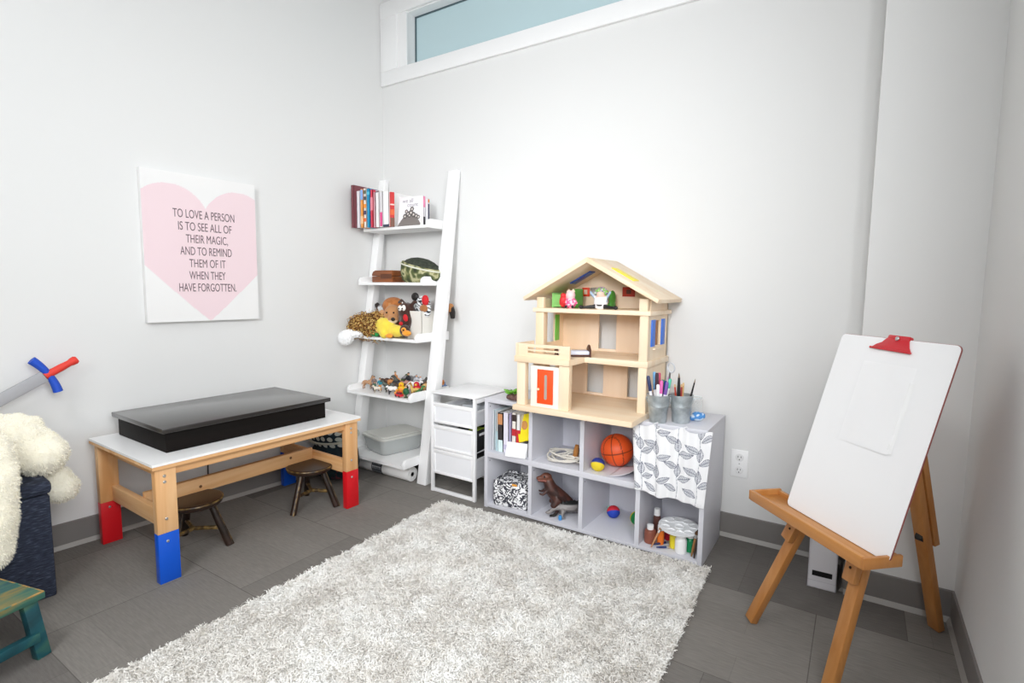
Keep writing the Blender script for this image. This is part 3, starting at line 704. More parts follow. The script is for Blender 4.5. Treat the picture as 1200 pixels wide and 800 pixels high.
def fig_dino(c, h):
    b = B(); k = h
    for s in (-1, 1):
        b.tube([(s * .1 * k, .06 * k, .42 * k), (s * .13 * k, -.04 * k, .24 * k), (s * .12 * k, .05 * k, .12 * k), (s * .12 * k, -.03 * k, .02 * k)], [.12 * k, .075 * k, .05 * k, .05 * k], 8)
        b.tube([(s * .09 * k, -.16 * k, .62 * k), (s * .11 * k, -.27 * k, .54 * k), (s * .09 * k, -.31 * k, .56 * k)], [.04 * k, .03 * k, .025 * k], 8)
    b.tube([(0, .75 * k, .2 * k), (0, .5 * k, .28 * k), (0, .25 * k, .40 * k), (0, .02 * k, .5 * k), (0, -.13 * k, .66 * k), (0, -.19 * k, .82 * k)], [.02 * k, .06 * k, .12 * k, .17 * k, .14 * k, .09 * k], 12)
    b.ell((0, -.27 * k, .88 * k), (.085 * k, .15 * k, .085 * k)); b.ell((0, -.36 * k, .84 * k), (.06 * k, .09 * k, .05 * k))
    return b, (lambda p, n: c[0] if mnoise.noise(p * (4 / k)) < c[2] else c[1]), .03 * k
def fig_bird(c, h):
    b = B(); k = h
    b.ell((0, 0, .38 * k), (.33 * k, .36 * k, .36 * k)); b.ell((0, -.1 * k, .78 * k), (.22 * k, .22 * k, .22 * k)); b.ell((0, -.34 * k, .76 * k), (.06 * k, .1 * k, .05 * k))
    for s in (-1, 1): b.ell((s * .14 * k, -.1 * k, .03 * k), (.1 * k, .16 * k, .035 * k)); b.ell((s * .32 * k, .05 * k, .42 * k), (.06 * k, .2 * k, .16 * k))
    return b, (lambda p, n: c[1] if (p.z < .06 * k or p.y < -.3 * k) else c[0]), .035 * k
def fig_car(c, h):
    b = B(); k = h
    b.prism([(-.9, .15), (.9, .15), (.95, .4), (.85, .52), (.5, .58), (.3, .95), (-.45, .95), (-.7, .6), (-.92, .5)], (-.36 * k, 0, 0), (0, k, 0), (0, 0, k), (.72 * k, 0, 0))
    for y in (-.55, .55):
        for x in (-.36, .36): b.cyl((x * k - .06 * k, y * k, .2 * k), (x * k + .06 * k, y * k, .2 * k), .2 * k, seg=14)
    return b, (lambda p, n: '#232326' if p.z < .38 * k and (abs(abs(p.y) - .55 * k) < .2 * k) else (c[1] if .6 * k < p.z < .88 * k else c[0])), .05 * k
def fig_tree(c, h):
    b = B(); k = h
    b.cyl((0, 0, 0), (0, 0, .4 * k), .08 * k, seg=8); b.ell((0, 0, .04 * k), (.22 * k, .22 * k, .05 * k)); b.ell((0, 0, .6 * k), (.3 * k, .3 * k, .36 * k)); b.ell((.1 * k, 0, .5 * k), (.24 * k, .22 * k, .2 * k))
    return b, (lambda p, n: c[1] if p.z < .3 * k else c[0]), .04 * k
def cat_side(l): return sum(map(ord, l)) % 2 == 0
def figurine(kind, label, cat, x, y, rz, h, c, **kw):
    f = {'person': fig_person, 'quad': fig_quad, 'dino': fig_dino, 'bird': fig_bird, 'car': fig_car, 'tree': fig_tree}[kind]
    h *= 1.38
    if kind in ('quad', 'dino'): rz = 2.2 + (rz - 1.5) * .5 if cat_side(label) else -.9 + (rz - 1.5) * .5
    b, col, vox = f(c, h, **kw)
    nm = {'person': 'toy_person', 'quad': 'toy_animal', 'dino': 'toy_dinosaur', 'bird': 'toy_bird', 'car': 'toy_car', 'tree': 'toy_tree'}[kind]
    zmin = min(v.co.z for v in b.bm.verts)
    o = blob(nm, b, PNT, vox, None, (x, y, z4 - zmin + .0005), (0, 0, rz), smooth=1)
    paint(o, col); tag(o, label, cat, G4)
    return o
fx = lambda px, y=2.18: -2.52 + (px - 413) * .0066 + (2.18 - y) * .95   # reading position along the shelf into metres
F = figurine
sf = ' on the fourth ladder shelf'
F('quad', 'tan toy camel with long neck at the wall-side end of the figurine row', 'toy', -2.463, 2.195, .9, .062, ('#b98e6a', '#6f5140', .3), neck=.4)
F('person', 'slim grey-brown toy person standing apart near the tan camel', 'toy', -2.412, 2.20, .5, .060, ('#7b6a66', '#5a4f52', '#3d312c'))
F('person', 'toy person in teal with orange legs, third from the wall-side end', 'toy', -2.352, 2.19, .3, .058, ('#2b8ba0', '#d98a3a', '#4a3a2c'))
F('quad', 'small orange-tan toy fox standing behind the teal toy person', 'toy', -2.345, 2.285, 1.2, .05, ('#cf8a4e', '#e8d2ae', .35), neck=.12)
F('person', 'toy person with grey-green cap behind the orange-tan fox', 'toy', -2.372, 2.335, .1, .072, ('#c98750', '#77806a', '#5f6f5c'))
F('dino', 'dark grey-green toy dinosaur at the shelf front', 'toy', -2.292, 2.18, 1.9, .056, ('#3f443c', '#5a6154', .15))
F('dino', 'charcoal toy dinosaur behind the grey-green dinosaur', 'toy', -2.30, 2.28, 1.2, .066, ('#3a3b3a', '#55584f', .1))
F('quad', 'dark slate toy rhinoceros low beside the dinosaurs', 'toy', -2.255, 2.215, 1.5, .04, ('#4c504e', '#373a38', .1), neck=0, girth=1.25, tail=False)
F('person', 'black-clad toy person standing tall in the middle of the figurines', 'toy', -2.256, 2.33, 0, .075, ('#26262c', '#1e1e22', '#141418'))
F('quad', 'pinkish-brown toy pig behind the yellow chick', 'toy', -2.235, 2.275, 1.9, .045, ('#b58478', '#8d5e53', .3), neck=.02, girth=1.3)
F('quad', 'black and white toy cow at the shelf front', 'toy', -2.212, 2.155, 1.4, .040, ('#eceae8', '#26242a', .05), neck=.08, girth=1.15)
F('person', 'pale grey toy knight behind the yellow chick', 'toy', -2.205, 2.345, .3, .068, ('#c3c5cc', '#a7a9b3', '#8d8f9a'))
F('person', 'silver-white toy knight nearest the dark horse', 'toy', -2.178, 2.35, -.2, .066, ('#e2e3e8', '#b6b8c2', '#d3d4da'))
F('bird', 'round yellow toy chick with orange feet among the figurines', 'toy', -2.180, 2.195, .5, .052, ('#f0bd1d', '#e8892a'))
F('bird', 'small orange toy bird in front of the yellow chick', 'toy', -2.170, 2.145, .9, .028, ('#eca24a', '#d97a2c'))
F('quad', 'white toy sheep between yellow chick and red ball-shaped bird', 'toy', -2.150, 2.265, 1.7, .055, ('#efefef', '#5a5455', .4), neck=.1, girth=1.35)
F('quad', 'dark grey toy wolf at the back of the figurines', 'toy', -2.165, 2.33, 1.3, .062, ('#55524d', '#77716a', .2), neck=.2)
F('quad', 'brown toy horse standing at the back beside the grey wolf', 'toy', -2.098, 2.34, 1.5, .066, ('#7d6048', '#4a382c', .3), neck=.3)
F('bird', 'round red toy bird near the rail end of the figurines', 'toy', -2.103, 2.24, .4, .055, ('#c81f34', '#e8b23a'))
F('quad', 'sandy toy lion beside the red toy bird', 'toy', -2.060, 2.29, 1.9, .056, ('#d8ae72', '#b98648', .35), neck=.15, girth=1.1)
F('quad', 'yellow-tan toy giraffe lying low at the shelf front near the rail', 'toy', -2.078, 2.20, 2.3, .060, ('#d9b968', '#a9803c', .2), neck=.5, girth=.8)
F('person', 'toy person in peach and cream kneeling by the red car', 'toy', -2.137, 2.185, -.4, .045, ('#eec4a4', '#e9e1d6', '#b98a5a'))
F('car', 'small red toy car at the shelf front', 'toy', -2.135, 2.128, 1.35, .022, ('#d3232f', '#5a2228'))
F('tree', 'dark green toy bush at the shelf front near the rail', 'toy', -2.088, 2.135, 0, .042, ('#185a35', '#2f4a2a'))
F('dino', 'green toy dinosaur behind the dark green bush', 'toy', -2.055, 2.215, 1.3, .046, ('#3f7a3c', '#2b4f2c', .2))
F('quad', 'dark plum toy hippo at the rail end', 'toy', -2.045, 2.33, 1.5, .045, ('#4b3540', '#33252d', .3), neck=0, girth=1.4, tail=False)
F('car', 'crimson toy car beside the ladder rail lip', 'toy', -2.047, 2.165, .3, .018, ('#b92340', '#5a1c2a'))
F('person', 'toy person in blue with brown hair by the back lip', 'toy', -2.316, 2.375, .2, .058, ('#3f6f9c', '#555a66', '#7a5a3c'))
F('quad', 'grey toy elephant at the back of the shelf', 'toy', -2.275, 2.385, 1.6, .056, ('#8b8b8c', '#6f6f72', .25), neck=.05, girth=1.3, head=1.2)
F('quad', 'cream toy goat in front of the charcoal dinosaur', 'toy', -2.327, 2.145, 1.8, .034, ('#dcd2c2', '#8f7c68', .3), neck=.18)
F('person', 'toy person in orange seen past the ladder rail', 'toy', -2.035, 2.375, .2, .07, ('#dd8a3c', '#6a86a8', '#c98a4a'))
F('bird', 'blue toy bird seen past the ladder rail', 'toy', -2.046, 2.405, .6, .045, ('#4a7bb0', '#d9822b'))

F('quad', 'black toy gorilla crouching between the dinosaurs and the black-clad person', 'toy', -2.262, 2.27, 1.6, .046, ('#2a282a', '#3d3a3b', .2), neck=.05, girth=1.35, tail=False)
F('quad', 'chocolate brown toy bear behind the teal toy person', 'toy', -2.395, 2.27, 1.4, .048, ('#54392c', '#3d2920', .3), neck=.06, girth=1.25, tail=False)
F('dino', 'olive toy dinosaur at the back near the grey-green cap person', 'toy', -2.33, 2.36, 1.4, .062, ('#5f6a44', '#454d33', .2))
F('quad', 'dark brown toy bison in front of the pinkish-brown pig', 'toy', -2.228, 2.225, 1.5, .040, ('#4a3529', '#6b5240', .1), neck=.02, girth=1.35)
F('person', 'toy person in dark green beside the cream goat', 'toy', -2.372, 2.165, .4, .042, ('#3b5a45', '#50493f', '#6b4a2f'))
F('quad', 'rust red toy deer between brown horse and sandy lion', 'toy', -2.075, 2.32, 1.5, .056, ('#a4543a', '#d8b08a', .35), neck=.3, girth=.9)

# ------------------------------------------------------------------ storage box on the bottom shelf
z5 = SZ[4] + .001
sb = thing('storage_box', 'translucent plastic storage box with lid on the bottom ladder shelf', 'storage box', (-2.315, 2.26, z5), (0, 0, -.22))
PLB = mat('clear_grey_plastic', '#d9dddc', rough=.25, alpha=.5, spec=.5); PLL = mat('frosted_lid_plastic', '#ecece6', rough=.35, alpha=.62)
def rrect(w, d, r, n=5):
    out = []
    for cx, cy, a0 in ((w / 2 - r, d / 2 - r, 0), (-w / 2 + r, d / 2 - r, PI / 2), (-w / 2 + r, -d / 2 + r, PI), (w / 2 - r, -d / 2 + r, 1.5 * PI)):
        for i in range(n + 1): a_ = a0 + PI / 2 * i / n; out.append((cx + r * math.cos(a_), cy + r * math.sin(a_)))
    return out
def tub(name, w, d, h, r, th, taper, mm, parent):
    b = B(); sets = []
    for (ww, dd, z, rr) in ((w * taper - .02, d * taper - .02, 0, r), (w * taper, d * taper, .012, r), (w, d, h, r), (w - 2 * th, d - 2 * th, h, r), (w * taper - 2 * th, d * taper - 2 * th, th + .01, r)):
        sets.append(b._v([(p[0], p[1], z) for p in rrect(ww, dd, rr)]))
    n = len(sets[0])
    b.bm.faces.new(list(reversed(sets[0])))
    for A, D_ in zip(sets, sets[1:]):
        for i in range(n): b.bm.faces.new([A[i], A[(i + 1) % n], D_[(i + 1) % n], D_[i]])
    b.bm.faces.new(sets[-1])
    return build(name, b, mm, parent, recalc=True)
tub('tub', .235, .30, .092, .035, .003, .9, PLB, sb)
build('lid', B().prism(rrect(.25, .315, .04), (0, 0, .0925), (1, 0, 0), (0, 1, 0), (0, 0, .012)).prism(rrect(.21, .27, .03), (0, 0, .1046), (1, 0, 0), (0, 1, 0), (0, 0, .006)), PLL, sb, bevel=.002)
# paper roll under the ladder shelf
rl = thing('paper_roll', 'white paper roll with a dark printed band lying under the ladder shelf', 'paper roll', (-2.06, 2.152, .041))
RW = mat('roll_white', '#efeeec', rough=.5)
build('roll', B().lathe([(.012, 0), (.0395, 0), (.0405, .002), (.0405, .456), (.0395, .458), (.012, .458), (.012, 0)], 32, (0, 0, 0), (0, -PI / 2, 0)), RW, rl)
def bandcol(u, v):
    if v < .1 or v > .9: return '#55565a'
    if .2 < u % .25 < .22: return '#dcdcdc'
    return '#4d4f55' if (math.sin(u * 60) + math.sin(v * 40 + u * 12)) > -.5 else '#9a9ca0'
grid('printed_band', 60, 20, lambda u, v: (-.29 + .085 * v, .041 * math.cos(2 * PI * u), .041 * math.sin(2 * PI * u)), PNT, rl, bandcol)

# ------------------------------------------------------------------ drawer unit
du = thing('drawer_unit', 'white metal drawer unit with three mesh drawers between ladder and cube shelf', 'drawer unit', (-1.885, 2.11, 0))
DW, DD, DH = .297, .325, .54; q = .016
for x in (0, DW - q):
    for y in (0, DD - q): build('post', B().bb(x, x + q, y, y + q, 0, DH - .006), WHITEM, du, bevel=.001)
for y in (0, DD - q): build('bottom_rail', B().bb(q, DW - q, y, y + q, 0.002, q + .002), WHITEM, du, bevel=.001)
for x in (0, DW - q): build('side_rail', B().bb(x, x + q, q, DD - q, DH - .03, DH - .01), WHITEM, du, bevel=.001)
build('top_plate', B().bb(-.004, DW + .004, -.004, DD + .004, DH - .006, DH), WHITEM, du, bevel=.0015)
MESH = mat('white_mesh_sheet', '#f6f7fa', rough=.5, alpha=.9, spec=.3)
for i, (za, zb_) in enumerate(((.379, .487), (.238, .366), (.102, .235))):
    dr = build('drawer', B().bb(q + .004, DW - q - .004, .006, .012, za + .012, zb_ - .02).bb(q + .004, q + .008, .012, DD - .02, za + .012, zb_ - .03).bb(DW - q - .008, DW - q - .004, .012, DD - .02, za + .012, zb_ - .03).bb(q + .004, DW - q - .004, DD - .024, DD - .02, za + .012, zb_ - .03), MESH, du)
    rm = B()
    for (z0, z1_) in ((za, za + .012), (zb_ - .02, zb_)):
        rm.bb(q + .002, DW - q - .002, .002, .014, z0, z1_)
    rm.bb(q + .002, q + .012, .002, .014, za + .012, zb_ - .02); rm.bb(DW - q - .012, DW - q - .002, .002, .014, za + .012, zb_ - .02)
    build('drawer_rim', rm, WHITEM, dr, bevel=.001)
    build('drawer_floor', B().bb(q + .004, DW - q - .004, .012, DD - .02, za + .004, za + .01), WHITEM, dr)
    for x in (q - .002, DW - q - .006): build('runner', B().bb(x, x + .008, .006, DD - .01, zb_ - .034, zb_ - .022), WHITEM, dr)
# what shows in the drawers
def lump(name, label, cat, loc, size, colr, rot=0, group=None):
    o = build(name, B().box((0, 0, size[2] / 2), size), mat('stash_' + colr, colr, rough=.7), None, loc, (0, 0, rot), bevel=.004)
    return tag(o, label, cat, group)
lump('paper_stack', 'stack of white paper inside the top mesh drawer', 'paper', (-1.74, 2.25, .39), (.2, .24, .055), '#e8e8ea', .05)
lump('grey_folder', 'grey folder standing up out of the top mesh drawer', 'folder', (-1.70, 2.29, .446), (.13, .16, .03), '#b9bcc0', .3)
lump('dark_pouch', 'black pouch filling the middle mesh drawer', 'pouch', (-1.69, 2.24, .2495), (.16, .22, .10), '#1d1d20', .1)
lump('white_folder', 'white folder beside the black pouch in the middle mesh drawer', 'folder', (-1.815, 2.25, .2495), (.07, .22, .098), '#d9dade', .02)
lump('dark_case', 'dark case inside the bottom mesh drawer', 'case', (-1.70, 2.25, .1135), (.17, .21, .10), '#2b2a2c', -.08)
lump('green_packet', 'lime green packet by the side of the middle mesh drawer', 'packet', (-1.652, 2.21, .3505), (.05, .08, .006), '#a5bf3c', .0)

# ------------------------------------------------------------------ cube shelf
CB = mat('cube_grey_laminate', '#d5d5dc', rough=.4)
cu_ = thing('cube_shelf', 'light grey eight-cube storage shelf against the back wall', 'shelf', (-1.522, 2.10, 0))
CW_, CH_, CD_, tk = 1.06, .552, .318, .019
for x in (0, CW_ - tk): build('end_panel', B().bb(x, x + tk, 0, CD_, 0, CH_ - tk), CB, cu_, bevel=.0008)
build('top_panel', B().bb(0, CW_, 0, CD_, CH_ - tk, CH_), CB, cu_, bevel=.0008)
build('bottom_panel', B().bb(tk, CW_ - tk, 0, CD_, 0.004, .019), CB, cu_, bevel=.0008)
zs0, zs1 = .258, .285
build('middle_shelf', B().bb(tk, CW_ - tk, .001, CD_, zs0, zs1), CB, cu_, bevel=.0008)
divs = (.265, .530, .792)
for x in divs:
    build('divider', B().bb(x - tk / 2, x + tk / 2, 0.0005, CD_, .019, zs0), CB, cu_); build('divider', B().bb(x - tk / 2, x + tk / 2, 0.0005, CD_, zs1, CH_ - tk), CB, cu_)
build('back_panel', B().bb(.002, CW_ - .002, CD_ - .004, CD_, .01, CH_ - .002), mat('cube_back', '#cfcfd7', rough=.5), cu_)
hb = B()
for x in (tk, divs[0] + tk / 2, divs[1] + tk / 2):
    for z in (.235, .51):
        hb.cyl((x - .0005, .02, z), (x + .0012, .02, z), .0035, seg=10)
build('cam_cap', hb, mat('cap_grey', '#8c8c92', rough=.5), cu_)
zt, zm, zl = CH_ + .0005, zs1 + .0005, .0195
# books in the first cube
G5 = 'books in the first upper cube'
cb_ = [
    ('thin white booklet against the end panel of the first upper cube', .010, .19, .205, '#eef1f6', None, .0),
    ('pale blue-white booklet, second in the first upper cube', .009, .19, .205, '#d7e6ec', None, -.02),
    ('white booklet with thin blue edge, third in the first upper cube', .008, .19, .20, '#f2f4f4', [(0, .5, '#bcd7de')], -.05),
    ('book with photo spine, orange over black, in the first upper cube', .026, .19, .195, '#3a3436', [(.7, .97, '#c98a5c'), (.0, .3, '#d6ebec')], -.06),
    ('thick pale lilac book in the first upper cube', .030, .19, .20, '#e6e2ef', [(.08, .2, '#c9c2dd')], -.03),
    ('slim violet book next to the thick lilac one', .012, .19, .195, '#b7aed0', None, -.03),
    ('cream book with red title block in the first upper cube', .024, .19, .205, '#eee6dd', [(.8, .96, '#3f3230'), (.45, .62, '#c02b35'), (.2, .3, '#c9a9a2')], .0),
    ('white and red book leaning by the yellow book', .022, .19, .20, '#f1efee', [(.3, .62, '#c92a33')], .0),
]
xx = -1.500
for lab, tkk, dp, ht, cv, sp, le in cb_:
    book(lab, (xx + tkk / 2 + .001, 2.135, zm), (tkk, dp, ht), cv, 0, le * .35, sp, G5); xx += tkk + .0025 + abs(le) * .03
yb = thing('yellow_book', 'bright yellow book leaning face out in the first upper cube', 'book', (-1.333, 2.122, zm + .07), (-.35, -.32, .12), G5)
build('pages', B().bb(.002, .072, .002, .012, .002, .125), PAPER, yb); build('cover', B().bb(0, .075, 0, .002, 0, .128).bb(0, .075, .012, .014, 0, .128), mat('cover_yellow', '#f2dc10', rough=.4), yb)
build('cover_picture', B().ell((.04, -.0006, .075), (.018, .001, .022)), mat('cover_print_tan', '#c98d4d'), yb)
wbx2 = thing('white_paper_box', 'small open white paper box in front of the yellow book', 'box', (-1.335, 2.112, zm), (0, 0, .15))
build('body', B().bb(-.052, .050, 0, .06, 0, .055), mat('white_card', '#f3f3f5', rough=.6), wbx2, bevel=.002)
build('sloping_flap', B().prism([(-.056, .003), (.05, .003), (.05, .006), (-.056, .006)], (0, -.022, 0), (1, 0, 0), (0, .35, 1), (0, .024, .062)), MATS['white_card'], wbx2)
# skipping rope in the second upper cube
rp_pts = []
for i in range(150):
    a_ = i * .33; rr = .055 + .03 * math.sin(i * .171) + .012 * math.sin(i * .73)
    rp_pts.append((rr * 1.15 * math.cos(a_) + .012 * math.sin(i * .05), rr * .95 * math.sin(a_), .006 + .010 * (1 + math.sin(i * .47)) + .00011 * i))
rp = thing('skipping_rope', 'white skipping rope coiled with a wooden handle in the second upper cube', 'rope', (-1.10, 2.20, zm), (0, 0, .2))
sm = []
for i in range(len(rp_pts) - 1):
    for k_ in range(3): sm.append(Vector(rp_pts[i]).lerp(Vector(rp_pts[i + 1]), k_ / 3))
build('cord', B().tube(sm, .0042, 6), mat('rope_white', '#ded9cf', rough=.9), rp)
build('handle', B().lathe([(0, 0), (.011, 0), (.013, .01), (.0125, .06), (.0095, .085), (0, .087)], 14, (.03, -.025, .012), (.25, .2, 0)), wood('rope_handle_wood', '#b57a3e', '#8d5726', axis=2), rp)
# basketball and juggling ball, third upper cube
def basket(p, n):
    p = p.normalized(); e = .02
    if abs(p.z) < e or abs(p.x) < e: return '#5a2a1a'
    for s in (-1, 1):
        d = math.hypot(p.y - s * 1.02, p.z * 1.0)
        if abs(d - .62) < e * 1.1: return '#5a2a1a'
    return '#ef5a1e'
b_ = B(); b_.ell((0, 0, 0), .074, seg=96, rings=64)
bk_ = build('basketball', b_, painted('ball_rubber', rough=.45, bump=.25, bscale=700), None, (-.893, 2.265, zm + .0742), (.25, 1.35, .35), recalc=False)
paint(bk_, basket); tag(bk_, 'orange basketball in the third upper cube', 'ball')
def juggle(name, label, loc, rad, cols, rot=(0, 0, 0)):
    b = B(); b.ell((0, 0, 0), rad, seg=40, rings=28)
    for v in b.bm.verts: v.co.z *= .95
    o = build(name, b, painted('ball_cloth', rough=.7), None, loc, rot, recalc=False)
    paint(o, lambda p, n: cols[0] if p.x > 0 and p.z > 0 else (cols[1] if p.x <= 0 and p.z > 0 else (cols[2] if p.x > 0 else cols[3])))
    return tag(o, label, 'ball', 'juggling balls in the cube shelf')
juggle('juggling_ball', 'yellow and blue juggling ball beside the basketball', (-.935, 2.150, zm + .0295), .031, ('#2b3a8c', '#2b3a8c', '#e9cf2a', '#e9cf2a'), (-.65, .25, .5))
juggle('juggling_ball', 'red and blue juggling ball in the third lower cube', (-.915, 2.30, zl + .029), .0305, ('#c6202f', '#c6202f', '#1c3fae', '#1c3fae'), (-.55, -.45, 0))
juggle('juggling_ball', 'green and yellow juggling ball half behind the divider of the third lower cube', (-.795, 2.29, zl + .031), .0325, ('#0e7a3c', '#d8c42a', '#0e7a3c', '#d8c42a'), (0, -.1, -.85))
pp = grid('paper_sheet', 8, 8, lambda u, v: (u * .12, v * .16, .0004 + .05 * u * u), mat('lilac_paper', '#e2dfe6', rough=.8), None, None, (-.868, 2.115, zm + .0015), (0, 0, 0), thick=.0006)
tag(pp, 'curled white paper sheet beside the basketball', 'paper')
mk = build('green_marble', B().ell((0, 0, 0), .011), mat('pale_green_glass', '#9fd0bf', rough=.2), None, (-.965, 2.37, zl + .0112)); tag(mk, 'tiny pale green bead at the back of the third lower cube', 'bead')

# patterned fabric bin
DAM = bpy.data.materials.new('damask_fabric'); DAM.use_nodes = True
nt = DAM.node_tree; bs = nt.nodes['Principled BSDF']; bs.inputs['Roughness'].default_value = .9
tc = nt.nodes.new('ShaderNodeTexCoord'); wvn = nt.nodes.new('ShaderNodeTexNoise'); wvn.inputs['Scale'].default_value = 38; wvn.inputs['Detail'].default_value = 1.5; wvn.inputs['Distortion'].default_value = 2.4
rr_ = nt.nodes.new('ShaderNodeValToRGB'); rr_.color_ramp.elements[0].position = .485; rr_.color_ramp.elements[1].position = .515
rr_.color_ramp.elements[0].color = rgb('#3f3f49'); rr_.color_ramp.elements[1].color = rgb('#f3f3f4')
nt.links.new(tc.outputs['Object'], wvn.inputs['Vector']); nt.links.new(wvn.outputs['Fac'], rr_.inputs['Fac']); nt.links.new(rr_.outputs['Color'], bs.inputs['Base Color'])
fbin = thing('fabric_bin', 'black and white damask fabric bin in the first lower cube', 'bin', (-1.392, 2.205, zl), (0, 0, .12))
fbb = B(); fw_, fd_, fh_ = .182, .17, .125
fbb.bb(-fw_ / 2, fw_ / 2, -fd_ / 2, fd_ / 2, 0, .006)
for (x0, x1, y0, y1) in ((-fw_ / 2, fw_ / 2, -fd_ / 2, -fd_ / 2 + .006), (-fw_ / 2, fw_ / 2, fd_ / 2 - .006, fd_ / 2), (-fw_ / 2, -fw_ / 2 + .006, -fd_ / 2, fd_ / 2), (fw_ / 2 - .006, fw_ / 2, -fd_ / 2, fd_ / 2)): fbb.bb(x0, x1, y0, y1, 0, fh_)
build('body', fbb, DAM, fbin, bevel=.002)
build('folded_insert', B().box((0, 0, fh_ - .03), (fw_ - .02, fd_ - .02, .05)), DAM, fbin, bevel=.012)
build('orange_tag', B().box((.025, -fd_ / 2 - .001, fh_ - .008), (.026, .003, .010)), mat('tag_orange', '#e8a23c'), fbin)

# dinosaurs in the second lower cube
dn = thing('brown_dinosaur', 'brown toy tyrannosaurus standing in the second lower cube', 'toy', (-1.165, 2.175, zl), (0, 0, -.95))
b_ = B(); k = .20
for s in (-1, 1):
    b_.tube([(s * .1 * k, .08 * k, .42 * k), (s * .15 * k, -.03 * k, .26 * k), (s * .14 * k, .07 * k, .13 * k), (s * .14 * k, .0 * k, .03 * k)], [.13 * k, .085 * k, .045 * k, .045 * k], 10)
    for dx in (-.04, 0, .04): b_.tube([(s * .14 * k, 0, .03 * k), (s * .14 * k + dx * k, -.12 * k, .02 * k)], [.035 * k, .022 * k], 6)
    b_.tube([(s * .09 * k, -.17 * k, .62 * k), (s * .12 * k, -.29 * k, .52 * k), (s * .10 * k, -.37 * k, .55 * k)], [.045 * k, .032 * k, .025 * k], 8)
b_.tube([(0, .95 * k, .22 * k), (0, .7 * k, .17 * k), (0, .45 * k, .24 * k), (0, .24 * k, .38 * k), (0, .04 * k, .5 * k), (0, -.1 * k, .66 * k), (0, -.15 * k, .85 * k)], [.02 * k, .05 * k, .09 * k, .15 * k, .185 * k, .16 * k, .11 * k], 14)
b_.ell((0, -.2 * k, .92 * k), (.10 * k, .14 * k, .10 * k)); b_.ell((0, -.33 * k, .89 * k), (.07 * k, .11 * k, .055 * k)); b_.ell((0, -.30 * k, .815 * k), (.055 * k, .11 * k, .03 * k))
o = blob('body', b_, painted('dino_rubber', rough=.45, bump=.4, bscale=250), .0045, dn, smooth=2)
paint(o, lambda p, n: '#17130f' if p.z < .09 * k else ('#c07a72' if (p.y < -.2 * k and .835 * k < p.z < .86 * k) else ('#6d4030' if p.z > .86 * k else ('#4c2c24' if mnoise.noise(p * 30) > -.1 else '#36201b'))))
build('eye', B().ell((-.085 * k, -.25 * k, .95 * k), .005).ell((.085 * k, -.25 * k, .95 * k), .005), mat('eye_black'), dn)
dn2 = thing('grey_dinosaur', 'grey long-tailed toy dinosaur lying behind the brown tyrannosaurus', 'toy', (-1.085, 2.20, zl), (0, 0, -.85))
b_ = B(); k = .105
for y in (-.42, .4):
    for s in (-1, 1): b_.tube([(s * .22 * k, y * k, .42 * k), (s * .30 * k, (y - .06) * k, .2 * k), (s * .28 * k, y * k - .03 * k, .02 * k)], [.14 * k, .09 * k, .08 * k], 8)
b_.ell((0, 0, .46 * k), (.27 * k, .55 * k, .26 * k)); b_.tube([(0, .45 * k, .5 * k), (0, .8 * k, .78 * k), (.04 * k, 1.05 * k, .72 * k), (.1 * k, 1.2 * k, .4 * k)], [.17 * k, .12 * k, .08 * k, .04 * k], 10)
b_.tube([(0, -.42 * k, .48 * k), (0, -.75 * k, .42 * k), (0, -1.0 * k, .28 * k)], [.17 * k, .11 * k, .07 * k], 10); b_.ell((0, -1.05 * k, .24 * k), (.1 * k, .16 * k, .08 * k))
for i in range(6): b_.tube([(0, (-.4 + .18 * i) * k, .62 * k), (0, (-.4 + .18 * i) * k, .80 * k)], [.08 * k, .02 * k], 6)
o = blob('body', b_, MATS['dino_rubber'], .005, dn2, smooth=2)
paint(o, lambda p, n: '#1d1f1e' if p.z > .62 * k or p.y > .7 * k else ('#8c8785' if mnoise.noise(p * 26) > -.05 else '#5f5b5a'))
lump('blue_block', 'tiny blue toy piece at the feet of the brown tyrannosaurus', 'toy', (-1.110, 2.135, zl), (.016, .016, .022), '#3f8fd0', .4)

# paint things in the fourth lower cube
def bottle(name, label, loc, r, h, colr, capc, capr=None, neck=True, group=None, rot=(0, 0, 0)):
    o = thing(name, label, 'paint bottle', loc, rot, group)
    cr = capr or r * .62
    build('body', B().lathe([(0, 0), (r * .9, 0), (r, r * .12), (r, h * .62), (r * .9, h * .7), (cr * .95, h * .74), (cr * .95, h * .78), (0, h * .78)], 22), mat('paint_' + colr, colr, rough=.3), o)
    build('cap', B().lathe([(0, h * .75), (cr, h * .75), (cr, h * .99), (cr * .9, h), (0, h)], 22), mat('cap_' + capc, capc, rough=.4), o)
    return o
G6 = 'paint bottles in the fourth lower cube'
bottle('paint_bottle', 'tall brown paint bottle with white cap at the back of the fourth lower cube', (-.690, 2.245, zl), .0165, .118, '#5b3a34', '#f2f2f2', .0135, group=G6)
bottle('paint_bottle', 'squat reddish-brown paint bottle with white cap by the divider', (-.690, 2.158, zl), .0245, .078, '#8a5040', '#efefef', .014, group=G6)
bottle('paint_bottle', 'bright orange paint bottle beside the squat brown one', (-.648, 2.168, zl), .0145, .082, '#ee7a2a', '#f2f2f2', .013, group=G6)
bottle('paint_bottle', 'red paint jar with red lid under the white palette', (-.628, 2.235, zl), .026, .078, '#b81d33', '#8f1626', .025, group=G6)
bottle('paint_bottle', 'yellow paint bottle under the front of the white palette', (-.592, 2.165, zl), .0165, .078, '#e7d52e', '#e9e6da', .0125, group=G6)
bottle('paint_bottle', 'white paint bottle, nearest under the white palette', (-.556, 2.142, zl), .0235, .083, '#f3f3f3', '#f6f6f6', .019, group=G6)
